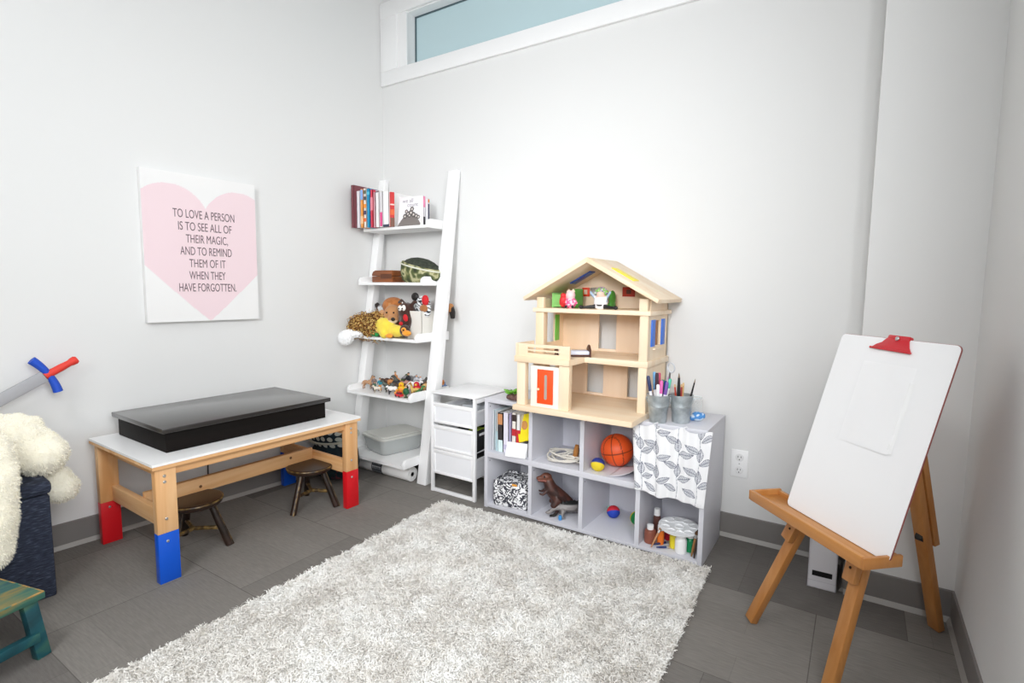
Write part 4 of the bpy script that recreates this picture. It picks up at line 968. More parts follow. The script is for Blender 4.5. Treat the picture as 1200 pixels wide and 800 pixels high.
bottle('paint_bottle', 'green paint bottle under the palette by the end panel', (-.527, 2.175, zl), .0205, .078, '#0f8553', '#eeeeee', .015, group=G6)
pal = thing('paint_palette', 'round white scalloped paint palette resting on the paint bottles', 'palette', (-.575, 2.178, zl + .0845), (.04, .03, 0))
b_ = B(); b_.lathe([(0, 0), (.078, 0), (.083, .004), (.084, .009), (.076, .010), (.06, .006), (.03, .0065), (.022, .004), (0, .0035)], 40)
build('dish', b_, mat('palette_white', '#f2f3f4', rough=.3), pal)
for i in range(10):
    a_ = 2 * PI * i / 10
    build('well', B().lathe([(.016, .0065), (.018, .0105), (.0195, .0105), (.0175, .005)], 16, (.058 * math.cos(a_), .058 * math.sin(a_), 0)), MATS['palette_white'], pal)
build('well', B().lathe([(.016, .005), (.018, .0095), (.0195, .0095), (.0175, .004)], 16), MATS['palette_white'], pal)
def brush(label, p0, p1, r, colr, bristle='#c9a878', ferrule=True, group='brushes and pencils in the fourth lower cube', nm='paint_brush', cat='paint brush'):
    p0, p1 = Vector(p0), Vector(p1); d = p1 - p0; o = thing(nm, label, cat, p0, d.to_track_quat('Z', 'Y').to_euler(), group); Lh = d.length
    build('handle', B().lathe([(0, 0), (r * .5, 0), (r, Lh * .3), (r, Lh * .72), (0, Lh * .72)], 10), mat('brush_' + colr, colr, rough=.4), o)
    if ferrule:
        build('ferrule', B().lathe([(0, Lh * .7), (r * 1.05, Lh * .7), (r * 1.15, Lh * .84), (0, Lh * .84)], 10), SCREW, o)
        build('bristles', B().lathe([(0, Lh * .83), (r * 1.1, Lh * .83), (r * 1.3, Lh * .92), (0, Lh)], 10), mat('bristle_' + bristle, bristle, rough=.9), o)
    return o
brush('wooden paint brush leaning on the orange paint bottle', (-.668, 2.108, zl + .004), (-.640, 2.148, zl + .085), .0045, '#b9835a', '#a6805a')
brush('navy blue brush lying flat in the fourth lower cube, farther of two', (-.668, 2.130, zl + .0065), (-.612, 2.20, zl + .0065), .0048, '#1c2a5c')
brush('navy blue brush lying flat in the fourth lower cube, nearer of two', (-.648, 2.115, zl + .0065), (-.600, 2.15, zl + .0065), .0045, '#24386e')
brush('brown paint brush standing in the corner by the end panel', (-.508, 2.125, zl + .004), (-.493, 2.14, zl + .11), .006, '#8c6238', '#5a3d22')
brush('black-tipped paint brush next to the brown one by the end panel', (-.495, 2.114, zl + .004), (-.490, 2.148, zl + .115), .005, '#33261c', '#1d1713')

# leaf-print curtain
def leafcol(u, v):
    # u 0..1 across .315 m, v 0..1 up .30 m
    X, Y = u * .315, v * .30; c = '#f4f4f6'
    for sx in (.03, .1, .19, .275):
        if abs(X - sx - .003 * math.sin(Y * 40)) < .0011: c = '#a3a5b0'
    for (lx, ly, la, ll) in LEAVES:
        dx, dy = X - lx, Y - ly; ca_, sa_ = math.cos(la), math.sin(la)
        a_ = (dx * ca_ + dy * sa_) / ll; b__ = (-dx * sa_ + dy * ca_) / ll
        if 0 <= a_ <= 1:
            w = .24 * math.sin(PI * a_ ** .85) + .0
            if abs(b__) <= w:
                if abs(b__) < .022 or abs(b__) > w - .035: c = '#6f7282'
                else: c = '#8a8d9a' if math.sin((a_ * .9 - abs(b__) * 1.0) * 62) > .15 else '#eaebef'
    return c
LEAVES = []
lr = random.Random(3)
for sx in (.03, .1, .19, .275):
    y = .005 + lr.random() * .03
    k_ = 0
    while y < .28:
        sgn = 1 if k_ % 2 else -1
        LEAVES.append((sx + .003 * sgn, y, PI / 2 - sgn * (1.0 + .25 * lr.random()), .055 + .008 * lr.random()))
        if k_ % 2: LEAVES.append((sx, y + .012, PI / 2 + .15 * (lr.random() - .5), .058))
        y += .044 + .014 * lr.random(); k_ += 1
def curt(u, v):
    # hangs over the fourth upper cube; gathered at the top, wavier at the hem
    x = -.748 + .298 * u - .012 * (v - .5) * (1 - 2 * u) * 1.6
    y = 2.088 - .006 * math.sin(u * 19 + 1.2) * (1.15 - v * .6) - .004 * math.sin(u * 37)
    top = .5515 - .016 * abs(math.sin(u * PI * 3 + .3)) ** 1.3 * (0 if u > .97 or u < .03 else 1)
    bot = .262 + .006 * math.sin(u * 11 + 1) - .012 * u
    return (x, y, bot + (top - bot) * v)
ct = thing('cube_curtain', 'white fabric curtain with grey leaf print covering the fourth upper cube', 'curtain', (0, 0, 0))
grid('cloth', 210, 200, curt, PNTF, ct, leafcol, thick=.0012)
fr = B()
for i in range(5): fr.tube([(-.487 + .004 * i, 2.083, .262), (-.486 + .005 * i, 2.08, .245 - .004 * (i % 3))], .0006, 4)
build('loose_thread', fr, mat('thread', '#e4e4e6'), ct)
build('ties', B().tube([(-.662, 2.085, .538), (-.668, 2.086, .553), (-.655, 2.097, .556)], .003, 6).tube([(-.545, 2.085, .538), (-.549, 2.086, .553), (-.54, 2.097, .556)], .003, 6).tube([(-.752, 2.085, .545), (-.752, 2.088, .554), (-.745, 2.1, .556)], .003, 6), mat('tie_white', '#ececee', rough=.9), ct)

# ------------------------------------------------------------------ dollhouse
DHW = wood('dollhouse_maple', '#f3e1c8', '#ecd4b4', axis=2, scale=9, stretch=.12, rough=.5); DHX = wood('dollhouse_maple_flat', '#f3e1c8', '#ebd1b0', axis=0, scale=9, stretch=.1, rough=.5)
DHP = wood('dollhouse_panel', '#ecd7c0', '#e3caae', axis=2, scale=7, stretch=.15, rough=.55)
dh = thing('dollhouse', 'large open wooden dollhouse with orange door on top of the cube shelf', 'dollhouse', (0, 0, 0))
x0, x1 = -1.255, -.722; yf, yt, ybk = 2.13, 1.985, 2.40; zb0, zb1, zf0, zf1, za0, za1 = zt, zt + .0235, .768, .794, .984, 1.003
build('base', B().bb(-1.272, -.716, 1.965, 2.41, zb0, zb1), DHX, dh, bevel=.002)
build('upper_floor', B().prism([(-1.272, 1.975), (-1.0, 1.975), (-1.0, yf - .005), (x1 + .006, yf - .005), (x1 + .006, 2.41), (-1.272, 2.41)], (0, 0, zf0), (1, 0, 0), (0, 1, 0), (0, 0, zf1 - zf0)), DHX, dh, bevel=.002)
build('attic_floor', B().bb(x0 - .012, x1 + .012, yf - .008, 2.41, za0, za1), DHX, dh, bevel=.002)
def post(x, y, z0, z1, w=.04, d=.03): build('post', B().bb(x, x + w, y, y + d, z0, z1), DHW, dh, bevel=.0015)
post(-1.262, yt, zb1, zf0, .042); post(-1.052, yt, zb1, zf0, .048)
post(x1 - .036, yf, zb1, zf0, .036); post(x0, yf, zf1, za0, .042); post(x1 - .036, yf, zf1, za0, .036)
# door panel with door
dp = build('door_panel', B().bb(-1.195, -1.052, yt + .008, yt + .02, zb1, zf0 - .012), mat('dollhouse_white', '#f0eadf', rough=.5), dh, bevel=.001)
dd = build('front_door', B().prism([(-1.160, .592), (-1.082, .592), (-1.082, .742), (-1.160, .742)], (0, yt + .003, 0), (1, 0, 0), (0, 0, 1), (0, .0045, 0)), mat('door_orange', '#f0511c', rough=.45), dh, bevel=.001)
build('door_glass', B().prism([(p[0] - 1.117, p[1] + .666) for p in rrect(.013, .108, .006)], (0, yt + .0022, 0), (1, 0, 0), (0, 0, 1), (0, .001, 0)), mat('door_slot_grey', '#a89c92'), dd)
build('door_knob', B().ell((-1.151, yt - .002, .655), .006), mat('knob_cream', '#f2ddb4'), dd)
build('terrace_back', B().bb(-1.262, -1.195, yt + .14, yt + .148, zb1, zf0), DHP, dh)
# back wall panels
bwp = B()
for (xa, xb, z0, z1_) in ((x0, -1.052, zf1, za0), (-.962, x1, zf1, za0), (-1.052, -.962, zf1, zf1 + .012), (x0, -1.108, zb1, zf0), (-1.022, -.90, zb1, zf0), (-1.108, -1.022, zb1, zb1 + .012), (-.90, -.848, zb1, zb1 + .01), (-.80, x1, zb1, zf0)):
    bwp.bb(xa, xb, 2.385, 2.395, z0, z1_)
build('back_panels', bwp, DHP, dh, bevel=.0008)
gable = [(x0, za1), (x1, za1), (x1, 1.075), (-.985, 1.195), (x0, 1.075)]
gb = B(); gb.prism([(x0, za1), (-1.102, za1), (-1.102, 1.143), (x0, 1.065)], (0, 2.385, 0), (1, 0, 0), (0, 0, 1), (0, .01, 0))
gb.prism([(-1.102, za1), (-1.048, za1), (-1.048, 1.056), (-1.102, 1.056)], (0, 2.385, 0), (1, 0, 0), (0, 0, 1), (0, .01, 0)); gb.prism([(-1.102, 1.098), (-1.048, 1.098), (-1.048, 1.17), (-1.102, 1.143)], (0, 2.385, 0), (1, 0, 0), (0, 0, 1), (0, .01, 0))
gb.prism([(-1.048, za1), (x1, za1), (x1, 1.065), (-.985, 1.2), (-1.048, 1.17)], (0, 2.385, 0), (1, 0, 0), (0, 0, 1), (0, .01, 0))
build('gable_panel', gb, DHP, dh)
REDS = mat('shutter_red', '#d9401f', rough=.45); BLUS = mat('shutter_blue', '#2f6fd6', rough=.4); GRNS = mat('shutter_green', '#6cbf4a', rough=.45)
def shutter(b, mm, nm='window_shutter'): return build(nm, b, mm, dh, bevel=.0006)
sh1 = B(); sh1.bb(-1.142, -1.104, 2.379, 2.385, 1.056, 1.098); shutter(sh1, REDS)
build('shutter_hole', B().bb(-1.130, -1.114, 2.3775, 2.380, 1.066, 1.088), mat('hole_pale', '#d9c7b4'), dh)
shutter(B().bb(-.935, -.875, 2.379, 2.385, 1.058, 1.102), mat('shutter_deep_red', '#b3321f', rough=.5))
build('shutter_hole', B().bb(-.915, -.893, 2.3775, 2.380, 1.07, 1.09), mat('hole_dark', '#5b3326'), dh)
# side walls
def sidewall(nm, x, z0, z1_, wy0, wy1, wz0, wz1):
    b = B(); t_ = .012
    b.bb(x, x + t_, yf + .03, wy0, z0, z1_); b.bb(x, x + t_, wy1, 2.395, z0, z1_); b.bb(x, x + t_, wy0, wy1, z0, wz0); b.bb(x, x + t_, wy0, wy1, wz1, z1_)
    return build(nm, b, DHW, dh)
sidewall('side_wall', x1 - .012, zf1, za0, 2.21, 2.30, .855, .962); sidewall('side_wall', x0, zf1, za0, 2.22, 2.30, .835, .985)
sidewall('side_wall', x1 - .012, zb1, zf0, 2.22, 2.31, .63, .73); sidewall('side_wall', x0, zb1, zf0, 2.25, 2.33, .6, .74)
for (a_, c_) in ((2.168, 2.212), (2.298, 2.342)): shutter(B().bb(x1, x1 + .005, a_, c_, .853, .965), BLUS)
build('window_sill', B().bb(x1, x1 + .01, 2.2, 2.31, .838, .846), DHW, dh); build('window_mullion', B().bb(x1 - .010, x1 - .004, 2.245, 2.265, .855, .962), wood('mullion_brown', '#a9743f', '#8c5a2c', axis=2), dh)
shutter(B().bb(x0 + .012, x0 + .016, 2.295, 2.335, .84, .965), GRNS)
build('attic_side', B().bb(x0, x0 + .012, yf + .03, 2.395, za1, 1.045), DHW, dh); build('attic_side', B().bb(x1 - .012, x1, yf + .03, 2.395, za1, 1.045), DHW, dh)
post(x0 + .005, yf, za1, 1.052, .036, .02); post(x1 - .04, yf, za1, 1.052, .036, .02)
shutter(B().bb(x1 - .016, x1 - .012, 2.17, 2.22, za1, 1.04), GRNS)
# roof
rf = (1.222 - 1.052) / (.985 - .672)
def roof(sgn, nm):
    xr, xe = -.983, (-.672 if sgn > 0 else -1.294)
    ze = 1.036
    b = B(); b.prism([(xr, 1.203), (xe, ze), (xe + sgn * .004, ze + .016), (xr, 1.225)], (0, 2.085, 0), (1, 0, 0), (0, 0, 1), (0, .335, 0))
    return build(nm, b, DHX, dh, bevel=.001)
r1 = roof(1, 'roof_panel'); r2 = roof(-1, 'roof_panel')
# skylights
def skyl(sgn, d0, d1, y0, y1, mm, topz):
    xr = -.983; xe = -.672 if sgn > 0 else -1.294
    P_ = lambda t_, dz: (xr + (xe - xr) * t_, 0, 1.203 + (1.036 - 1.203) * t_ + dz)
    a_, c_ = P_(d0, 0), P_(d1, 0)
    b = B(); b.prism([(a_[0], a_[2] + topz), (c_[0], c_[2] + topz), (c_[0], c_[2] + topz + .006), (a_[0], a_[2] + topz + .006)], (0, y0, 0), (1, 0, 0), (0, 0, 1), (0, y1 - y0, 0))
    return build('skylight', b, mm, dh, bevel=.001)
skyl(1, .26, .58, 2.16, 2.23, mat('skylight_yellow', '#f3de1c', rough=.4), .0185)
skyl(-1, .18, .50, 2.24, 2.30, mat('skylight_blue', '#2b58b8', rough=.4), -.006)
# balcony railing
def rail(o_, u, ln):
    th_ = Vector((0, .011, 0)) if u[0] else Vector((.011, 0, 0)); b = B()
    for (z0, z1_) in ((0, .016), (.026, .033), (.043, .056)):
        b.prism([(.05, z0), (ln - .05, z0), (ln - .05, z1_), (.05, z1_)], o_, u, (0, 0, 1), th_)
    for t_ in (0, ln - .05): b.prism([(t_, .0), (t_ + .05, .0), (t_ + .05, .056), (t_, .056)], o_, u, (0, 0, 1), th_)
    return build('balcony_rail', b, DHX, dh)
rail(Vector((-1.258, 1.985, zf1)), (1, 0, 0), .255); rail(Vector((-1.2705, 1.985, zf1)), (0, 1, 0), .143)
# furniture and dolls
G7 = 'dollhouse furniture'
DBR = mat('doll_bed_brown', '#4f2a1d', rough=.45)
bed = thing('doll_bed', 'dark brown doll bed with white sheet on the balcony floor of the dollhouse', 'toy bed', (-1.055, 2.115, zf1), (0, 0, -.95), G7)
def arch(y, h):
    pts = [(-.04, .0)] + [(-.04 + .08 * i / 12, h * .62 + h * .38 * math.sin(PI * i / 12)) for i in range(13)] + [(.04, 0)]
    return B().prism(pts, (0, y, 0), (1, 0, 0), (0, 0, 1), (0, .006, 0))
build('headboard', arch(.07, .052), DBR, bed); build('footboard', arch(-.075, .042), DBR, bed)
build('mattress', B().bb(-.034, .034, -.068, .069, .010, .026), mat('doll_sheet', '#dfe3f2', rough=.8), bed, bevel=.003)
build('bed_frame', B().bb(-.036, .036, -.07, .07, .003, .011), DBR, bed)
grb = thing('doll_crib', 'light green doll cot in the dollhouse attic', 'toy bed', (-1.155, 2.26, za1), (0, 0, 0), G7)
GRL = mat('doll_green', '#8fd07a', rough=.5)
build('side_panel', B().bb(-.055, .045, -.05, -.045, .004, .062), GRL, grb, bevel=.002); build('side_panel', B().bb(-.055, .045, .045, .05, .004, .062), GRL, grb, bevel=.002)
build('end_post', B().bb(.042, .052, -.052, .052, 0, .088), mat('doll_green_dark', '#56a844', rough=.5), grb, bevel=.002); build('end_post', B().bb(-.06, -.052, -.052, .052, 0, .07), GRL, grb, bevel=.002)
build('mattress', B().bb(-.05, .04, -.044, .044, .01, .03), GRL, grb)
gch = thing('doll_chair', 'green doll chair behind the doll in white in the dollhouse attic', 'toy chair', (-.975, 2.29, za1), (0, 0, 0), G7)
build('seat', B().bb(-.025, .035, -.03, .03, .012, .026), mat('doll_green_dark'), gch, bevel=.004); build('backrest', B().ell((.028, 0, .045), (.010, .034, .038)), mat('doll_green_dark'), gch)
for sx in (-.02, .03):
    for sy in (-.024, .024): build('leg', B().cyl((sx, sy, 0), (sx, sy, .014), .004, seg=8), mat('doll_green_dark'), gch)
G8 = 'dolls in the dollhouse attic'
d1 = thing('pink_doll', 'small pink and red doll sitting by the green cot in the dollhouse attic', 'doll', (-1.10, 2.175, za1), (0, 0, .3), G8)
b_ = B(); b_.ell((0, 0, .026), (.028, .022, .028)); b_.ell((.0, -.004, .06), (.022, .02, .022)); b_.ell((-.035, .004, .03), (.018, .016, .026)); b_.ell((-.035, 0, .058), (.012, .012, .012))
for s in (-1, 1): b_.tube([(s * .012, -.012, .012), (s * .016, -.045, .007)], [.008, .006], 8); b_.tube([(s * .022, -.002, .036), (s * .032, -.018, .022)], [.006, .005], 8)
o = blob('body', b_, PNT, .0035, d1, smooth=2)
paint(o, lambda p, n: '#d32a2f' if p.x < -.02 else ('#f3cdd0' if p.z > .045 else ('#23262f' if p.y < -.03 else ('#e35b8f' if mnoise.noise(p * 120) > -.05 else '#f2c7d2'))))
build('hat', B().lathe([(0, .088), (.006, .082), (.013, .074)], 10, (-.008, -.004, 0)).lathe([(0, .09), (.005, .083), (.010, .074)], 10, (.012, -.004, 0)), mat('doll_hat_cream', '#f3dccd'), d1)
d2 = thing('white_dress_doll', 'doll in white dress with black legs and green floral bonnet sitting in the dollhouse attic', 'doll', (-.955, 2.18, za1), (0, 0, .1), G8)
b_ = B(); b_.ell((0, 0, .03), (.032, .024, .034)); b_.ell((0, -.002, .066), (.019, .018, .02))
for s in (-1, 1): b_.tube([(s * .016, -.01, .012), (s * .042, -.022, .010), (s * .072, -.034, .008)], [.010, .008, .006], 8); b_.ell((s * .078, -.036, .009), (.011, .009, .009)); b_.tube([(s * .024, 0, .048), (s * .038, -.008, .064), (s * .046, -.01, .078)], [.007, .006, .006], 8)
o = blob('body', b_, PNT, .0035, d2, smooth=2)
paint(o, lambda p, n: '#161417' if (p.z < .022 and (abs(p.x) > .018 or p.y < -.02)) else ('#eac3b2' if p.z > .052 and abs(p.x) < .02 else ('#9fb6cf' if abs(p.x) > .028 and p.z > .03 else '#ece7ea')))
b_ = B(); b_.ell((0, .004, .082), (.026, .022, .016)); b_.ell((-.022, .002, .074), (.010, .012, .014)); b_.ell((.022, .002, .074), (.010, .012, .014))
o = blob('bonnet', b_, PNT, .003, d2, smooth=1); paint(o, lambda p, n: '#7fb857' if mnoise.noise(p * 110) > 0 else ('#8d6a9c' if mnoise.noise(p * 150) > -.1 else '#d8dcd0'))

# ------------------------------------------------------------------ things on top of the cube shelf
pt = thing('toy_plant', 'small toy plant with bright green leaves on the cube shelf beside the dollhouse', 'toy plant', (-1.375, 2.135, zt))
b_ = B(); b_.ell((0, 0, .016), (.035, .03, .016)); b_.ell((.028, -.01, .02), (.018, .018, .02)); b_.ell((-.025, .0, .014), (.016, .016, .014))
blob('rocks', b_, noise_ramp('toy_rock', [(.4, '#54372f'), (.6, '#7b5a54')], 60), .005, pt)
lf = B()
for i in range(9):
    a_ = i * .7; lf.ell((.026 * math.cos(a_) - .01, .02 * math.sin(a_), .036 + .004 * (i % 3)), (.018, .009, .004), rot=(.3 * math.sin(a_), -.4, a_))
build('leaves', lf, mat('leaf_green', '#6cb22c', rough=.5), pt)
GALV = noise_ramp('galvanised_steel', [(.35, '#9fa7ab'), (.65, '#c3cacd')], 30, rough=.42, metal=.55)
def bucket(label, loc, rb, rtp, h, rot=0):
    o = thing('metal_bucket', label, 'bucket', loc, (0, 0, rot), 'galvanised buckets on the cube shelf')
    build('body', B().lathe([(0, 0), (rb, 0), (rb + (rtp - rb) * .55, h * .55), (rb + (rtp - rb) * .56 + .0012, h * .57), (rb + (rtp - rb) * .6, h * .6), (rtp, h), (rtp - .0015, h), (rb - .001, .002), (0, .002)], 36), GALV, o)
    build('rolled_rim', B().torus((0, 0, h), rtp, .0024, seg=40), GALV, o)
    build('handle', B().tube([(math.cos(a_) * (rtp + .004), -(rtp * .25) * math.sin(a_) - rtp * .95 * math.sin(a_), h - .012 - .032 * math.sin(a_)) for a_ in [PI * i / 14 for i in range(15)]], .0014, 6), GALV, o)
    for s in (-1, 1): build('handle_ear', B().lathe([(0, 0), (.006, 0), (.006, .003), (0, .004)], 12, (s * (rtp - .001), 0, h - .012), (0, s * PI / 2, 0)), GALV, o)
    return o
B1 = Vector((-.667, 2.128, zt)); B2 = Vector((-.588, 2.178, zt))
bucket('galvanised bucket full of markers beside the dollhouse', B1, .033, .0455, .112, .4)
bucket('galvanised bucket holding pencils and black brushes beside the marker bucket', B2, .034, .0455, .112, .2)
def marker(bk, ang, rad, tilt, ln, capc, bodyc, label, r=.0062, capf=.45, top=None, nm='marker', cat='marker', group='markers in the bucket'):
    base = bk + Vector((math.cos(ang) * rad * .35, math.sin(ang) * rad * .35, .006))
    tip = bk + Vector((math.cos(ang) * rad * tilt, math.sin(ang) * rad * tilt, ln * 1.06))
    d = tip - base; o = thing(nm, label, cat, base, d.to_track_quat('Z', 'Y').to_euler(), group); Lh = d.length
    build('barrel', B().lathe([(0, 0), (r, 0), (r, Lh * (1 - capf)), (0, Lh * (1 - capf))], 10), mat('pen_' + bodyc, bodyc, rough=.35), o)
    if capf > 0: build('cap', B().lathe([(0, Lh * (1 - capf)), (r * 1.12, Lh * (1 - capf)), (r * 1.12, Lh * .97), (r * .8, Lh), (0, Lh)], 10), mat('pen_' + capc, capc, rough=.35), o)
    return o
mk_ = [(2.9, 1.35, .158, '#9e2f3a', '#c94b4b', 'red marker leaning to the dollhouse side of the marker bucket', .4),
       (3.3, 1.25, .176, '#24315f', '#f1f1f3', 'white marker with navy cap in the marker bucket', .55),
       (2.5, .95, .19, '#6fa9d8', '#f3f3f5', 'white marker with sky-blue cap in the marker bucket', .6),
       (1.9, .7, .188, '#d0476c', '#e8dfe6', 'marker with raspberry cap in the marker bucket', .5),
       (4.4, .45, .192, '#3a1f2c', '#f4f4f4', 'white marker with near-black cap in the marker bucket', .55),
       (1.2, .7, .162, '#3a7a62', '#4d8a72', 'dark green marker in the marker bucket', .4),
       (.9, .95, .158, '#2d3fa0', '#4356b4', 'royal blue marker in the marker bucket', .45),
       (5.4, .75, .165, '#e36fb4', '#f5f1f4', 'white marker with pink cap in the marker bucket', .5),
       (.35, 1.1, .178, '#e8b8de', '#f4f0f4', 'white marker with pale pink cap in the marker bucket', .5),
       (0, 1.25, .172, '#56c7a6', '#f2f6f4', 'white marker with mint cap in the marker bucket', .35),
       (5.9, 1.15, .16, '#7c59a8', '#efeaf4', 'white marker with violet cap in the marker bucket', .5),
       (4.9, .85, .15, '#efeff2', '#f6f6f6', 'all-white marker at the front of the marker bucket', .3)]
for an, ti, ln, cc, bc, lab, cf in mk_: marker(B1, an, .036, ti, ln, cc, bc, lab, capf=cf * .62)
sc = thing('scissors', 'scissors standing handle-up in the marker bucket', 'scissors', B1 + Vector((.030, .012, .1)), (.05, .12, -.5))
build('finger_ring', B().torus((.008, 0, .130), .019, .003, rot=(PI / 2, 0, 0), seg=28), mat('scissor_grey', '#c9ccd2', rough=.3), sc)
build('blade', B().bar((0, 0, 0), (.006, 0, .112), .008, .003), SCREW, sc)
pk = [(2.7, 1.0, .142, '#d84a2c', 'orange-red pencil in the second bucket'), (2.2, 1.05, .15, '#e8832c', 'orange pencil in the second bucket'), (1.7, 1.0, .148, '#c9a060', 'natural wood pencil in the second bucket'), (2.45, .75, .138, '#5a3a8c', 'purple pencil in the second bucket'), (1.9, .8, .143, '#b93a3a', 'brick red pencil in the second bucket')]
for an, ti, ln, cc, lab in pk: marker(B2, an, .038, ti, ln, '#e2c08c', cc, lab, r=.0038, capf=.08, nm='pencil', cat='pencil', group='pencils in the second bucket')
def bbrush(an, ti, ln, lab, w):
    base = B2 + Vector((math.cos(an) * .015, math.sin(an) * .015, .006)); tip = B2 + Vector((math.cos(an) * .038 * ti, math.sin(an) * .038 * ti, ln))
    d = tip - base; o = thing('black_brush', lab, 'paint brush', base, d.to_track_quat('Z', 'Y').to_euler(), 'black brushes in the second bucket'); Lh = d.length
    build('handle', B().lathe([(0, 0), (w, 0), (w * 1.1, Lh * .62), (w * .75, Lh * .9), (0, Lh * .9)], 10), mat('brush_black', '#17161a', rough=.4), o)
    build('tip', B().lathe([(0, Lh * .89), (w * .75, Lh * .89), (w * .3, Lh * .97), (0, Lh)], 8), mat('brush_tip', '#8c7a66', rough=.8), o)
bbrush(4.2, .5, .205, 'thick black brush standing in the second bucket', .0062); bbrush(.1, 1.35, .185, 'slim black brush leaning out of the second bucket', .0036)
gj = thing('glass_jar', 'small clear glass jar behind the second bucket on the cube shelf', 'jar', (-.560, 2.285, zt))
build('body', B().lathe([(0, 0), (.028, 0), (.030, .004), (.030, .075), (.026, .083), (.026, .088)], 28), mat('jar_glass', '#eef2f2', rough=.05, alpha=.25), gj)
build('rim', B().torus((0, 0, .089), .027, .0025), mat('jar_rim', '#dfe6e6', rough=.1), gj)
bl = thing('blue_toy', 'blue and white toy by the jar at the end of the cube shelf', 'toy', (-.535, 2.235, zt))
b_ = B(); b_.ell((0, 0, .02), (.026, .02, .02)); b_.ell((.02, -.008, .026), (.014, .012, .014)); b_.ell((-.018, -.006, .012), (.014, .012, .012))
o = blob('body', b_, PNT, .004, bl); paint(o, lambda p, n: '#4d8fd0' if mnoise.noise(p * 70) > -.15 else '#d9e6f2')

# ------------------------------------------------------------------ easel
F1 = (-.248, 1.831)
ea = thing('easel', 'tan wooden floor easel with tray in the corner by the pillar', 'easel', (F1[0], F1[1], 0), (0, 0, math.radians(-46.7)))
# local x: along the tray toward the viewer's right, local y: backwards, z up
BEE = wood('easel_beech', '#c98d50', '#b67638', axis=2, scale=18, stretch=.08, rough=.42, coat=.2); BEX = wood('easel_beech_cross', '#cd9153', '#bb7c3d', axis=0, scale=18, stretch=.06, rough=.42, coat=.2)
apx = Vector((.17, .26, .965))
def leg(nm, foot, top, w, d, side=(1, 0, 0), mm=BEE): return build(nm, B().bar(foot, top, w, d, side), mm, ea, bevel=.0025)
for sx, fx_ in ((0, 0.0), (1, .335)):
    tp = Vector((.235 if sx == 0 else .305, .245, .93)); ft = Vector((fx_, .012, .005))
    leg('front_leg', ft, tp, .036, .024)
    d = (tp - ft)
    p0 = ft + d * .33; p1 = ft + d * .75
    lb = build('upper_leg_board', B().bar(p0 + Vector((0, -.024, .006)), p1 + Vector((0, -.024, .006)), .038, .02), BEE, ea, bevel=.002)
    build('bolt', B().cyl(p0 + d * .045 + Vector((0, -.028, .006)), p0 + d * .045 + Vector((0, -.037, .003)), .0035, seg=8), mat('bolt_dark', '#3b2d20', rough=.4, metal=.6), lb)
build('head_block', B().box((.25, .25, .915), (.17, .05, .06), (-.27, 0, 0)), BEX, ea, bevel=.003)
leg('rear_leg', (.137, .585, .005), (.185, .30, .90), .04, .024)
ru = Vector((.185, .30, .90)) - Vector((.137, .585, .005))
rb_ = build('rear_leg_upper', B().bar(Vector((.137, .585, .005)) + ru * .33 + Vector((.0, .026, .007)), Vector((.137, .585, .005)) + ru * .85 + Vector((0, .026, .007)), .042, .02), BEE, ea, bevel=.002)
build('clamp_knob', B().cyl(Vector((.165, .475, .33)), Vector((.145, .47, .33)), .012, seg=12), mat('knob_black', '#1c1a18', rough=.5), ea)
# tray
ty0 = -.008; tx0, tx1 = .004, .440
tr_ = build('tray_floor', B().bb(tx0, tx1, ty0, ty0 + .095, .425, .433), BEX, ea, bevel=.001)
build('tray_front_lip', B().bb(tx0, tx1, ty0 - .012, ty0, .42, .452), BEX, ea, bevel=.002)
build('tray_end', B().bb(tx1 - .002, tx1 + .008, ty0 - .011, ty0 + .1, .4205, .4505), BEE, ea, bevel=.002)
build('tray_end', B().bb(tx0 - .008, tx0 + .002, ty0 - .011, ty0 + .1, .4205, .4505), BEE, ea, bevel=.002)
build('tray_back_rail', B().bb(tx0, tx1, ty0 + .087, ty0 + .099, .42, .447), BEX, ea, bevel=.002)
# whiteboard
ln_ = math.radians(16.5)
wb = thing('whiteboard', 'white dry-erase board with rounded corners leaning on the easel', 'whiteboard', (0, 0, 0))
Rz = math.radians(-46.7)
wb.rotation_euler = Euler((-ln_, 0, Rz), 'XYZ'); lp = Matrix.Rotation(Rz, 3, 'Z') @ Vector((.268, .05, .4345)); wb.location = (F1[0] + lp.x, F1[1] + lp.y, lp.z)
BW, BH = .364, .552
rrp = [(p[0], p[1] + BH / 2) for p in rrect(BW, BH, .014)]
WBM = mat('whiteboard_gloss', '#f5f5f6', rough=.16, spec=.5)
build('board', B().prism(rrp, (0, 0, 0), (1, 0, 0), (0, 0, 1), (0, .004, 0)), mat('hardboard_edge', '#8f4c48', rough=.6), wb)
build('writing_face', B().prism(rrp, (0, -.0012, 0), (.997, 0, 0), (0, 0, .998), (0, .0012, 0)), WBM, wb)
pap = thing('drawing_paper', 'blank white sheet of paper taped to the whiteboard', 'paper', wb.location, wb.rotation_euler)
grid('sheet', 12, 12, lambda u, v: (-.075 + .165 * u, -.0016 - .0035 * (1 - v) ** 6 * (.15 + .85 * u), .245 + .235 * v), mat('paper_white', '#f5f5f6', rough=.4), pap)
grid('tape', 4, 14, lambda u, v: (.083 + .016 * u, -.0021 - .0003 * math.sin(v * 21) - .0022 * (1 - v) ** 6, .25 + .19 * v), mat('clear_tape', '#f8f8f8', rough=.05, spec=1.0), pap)
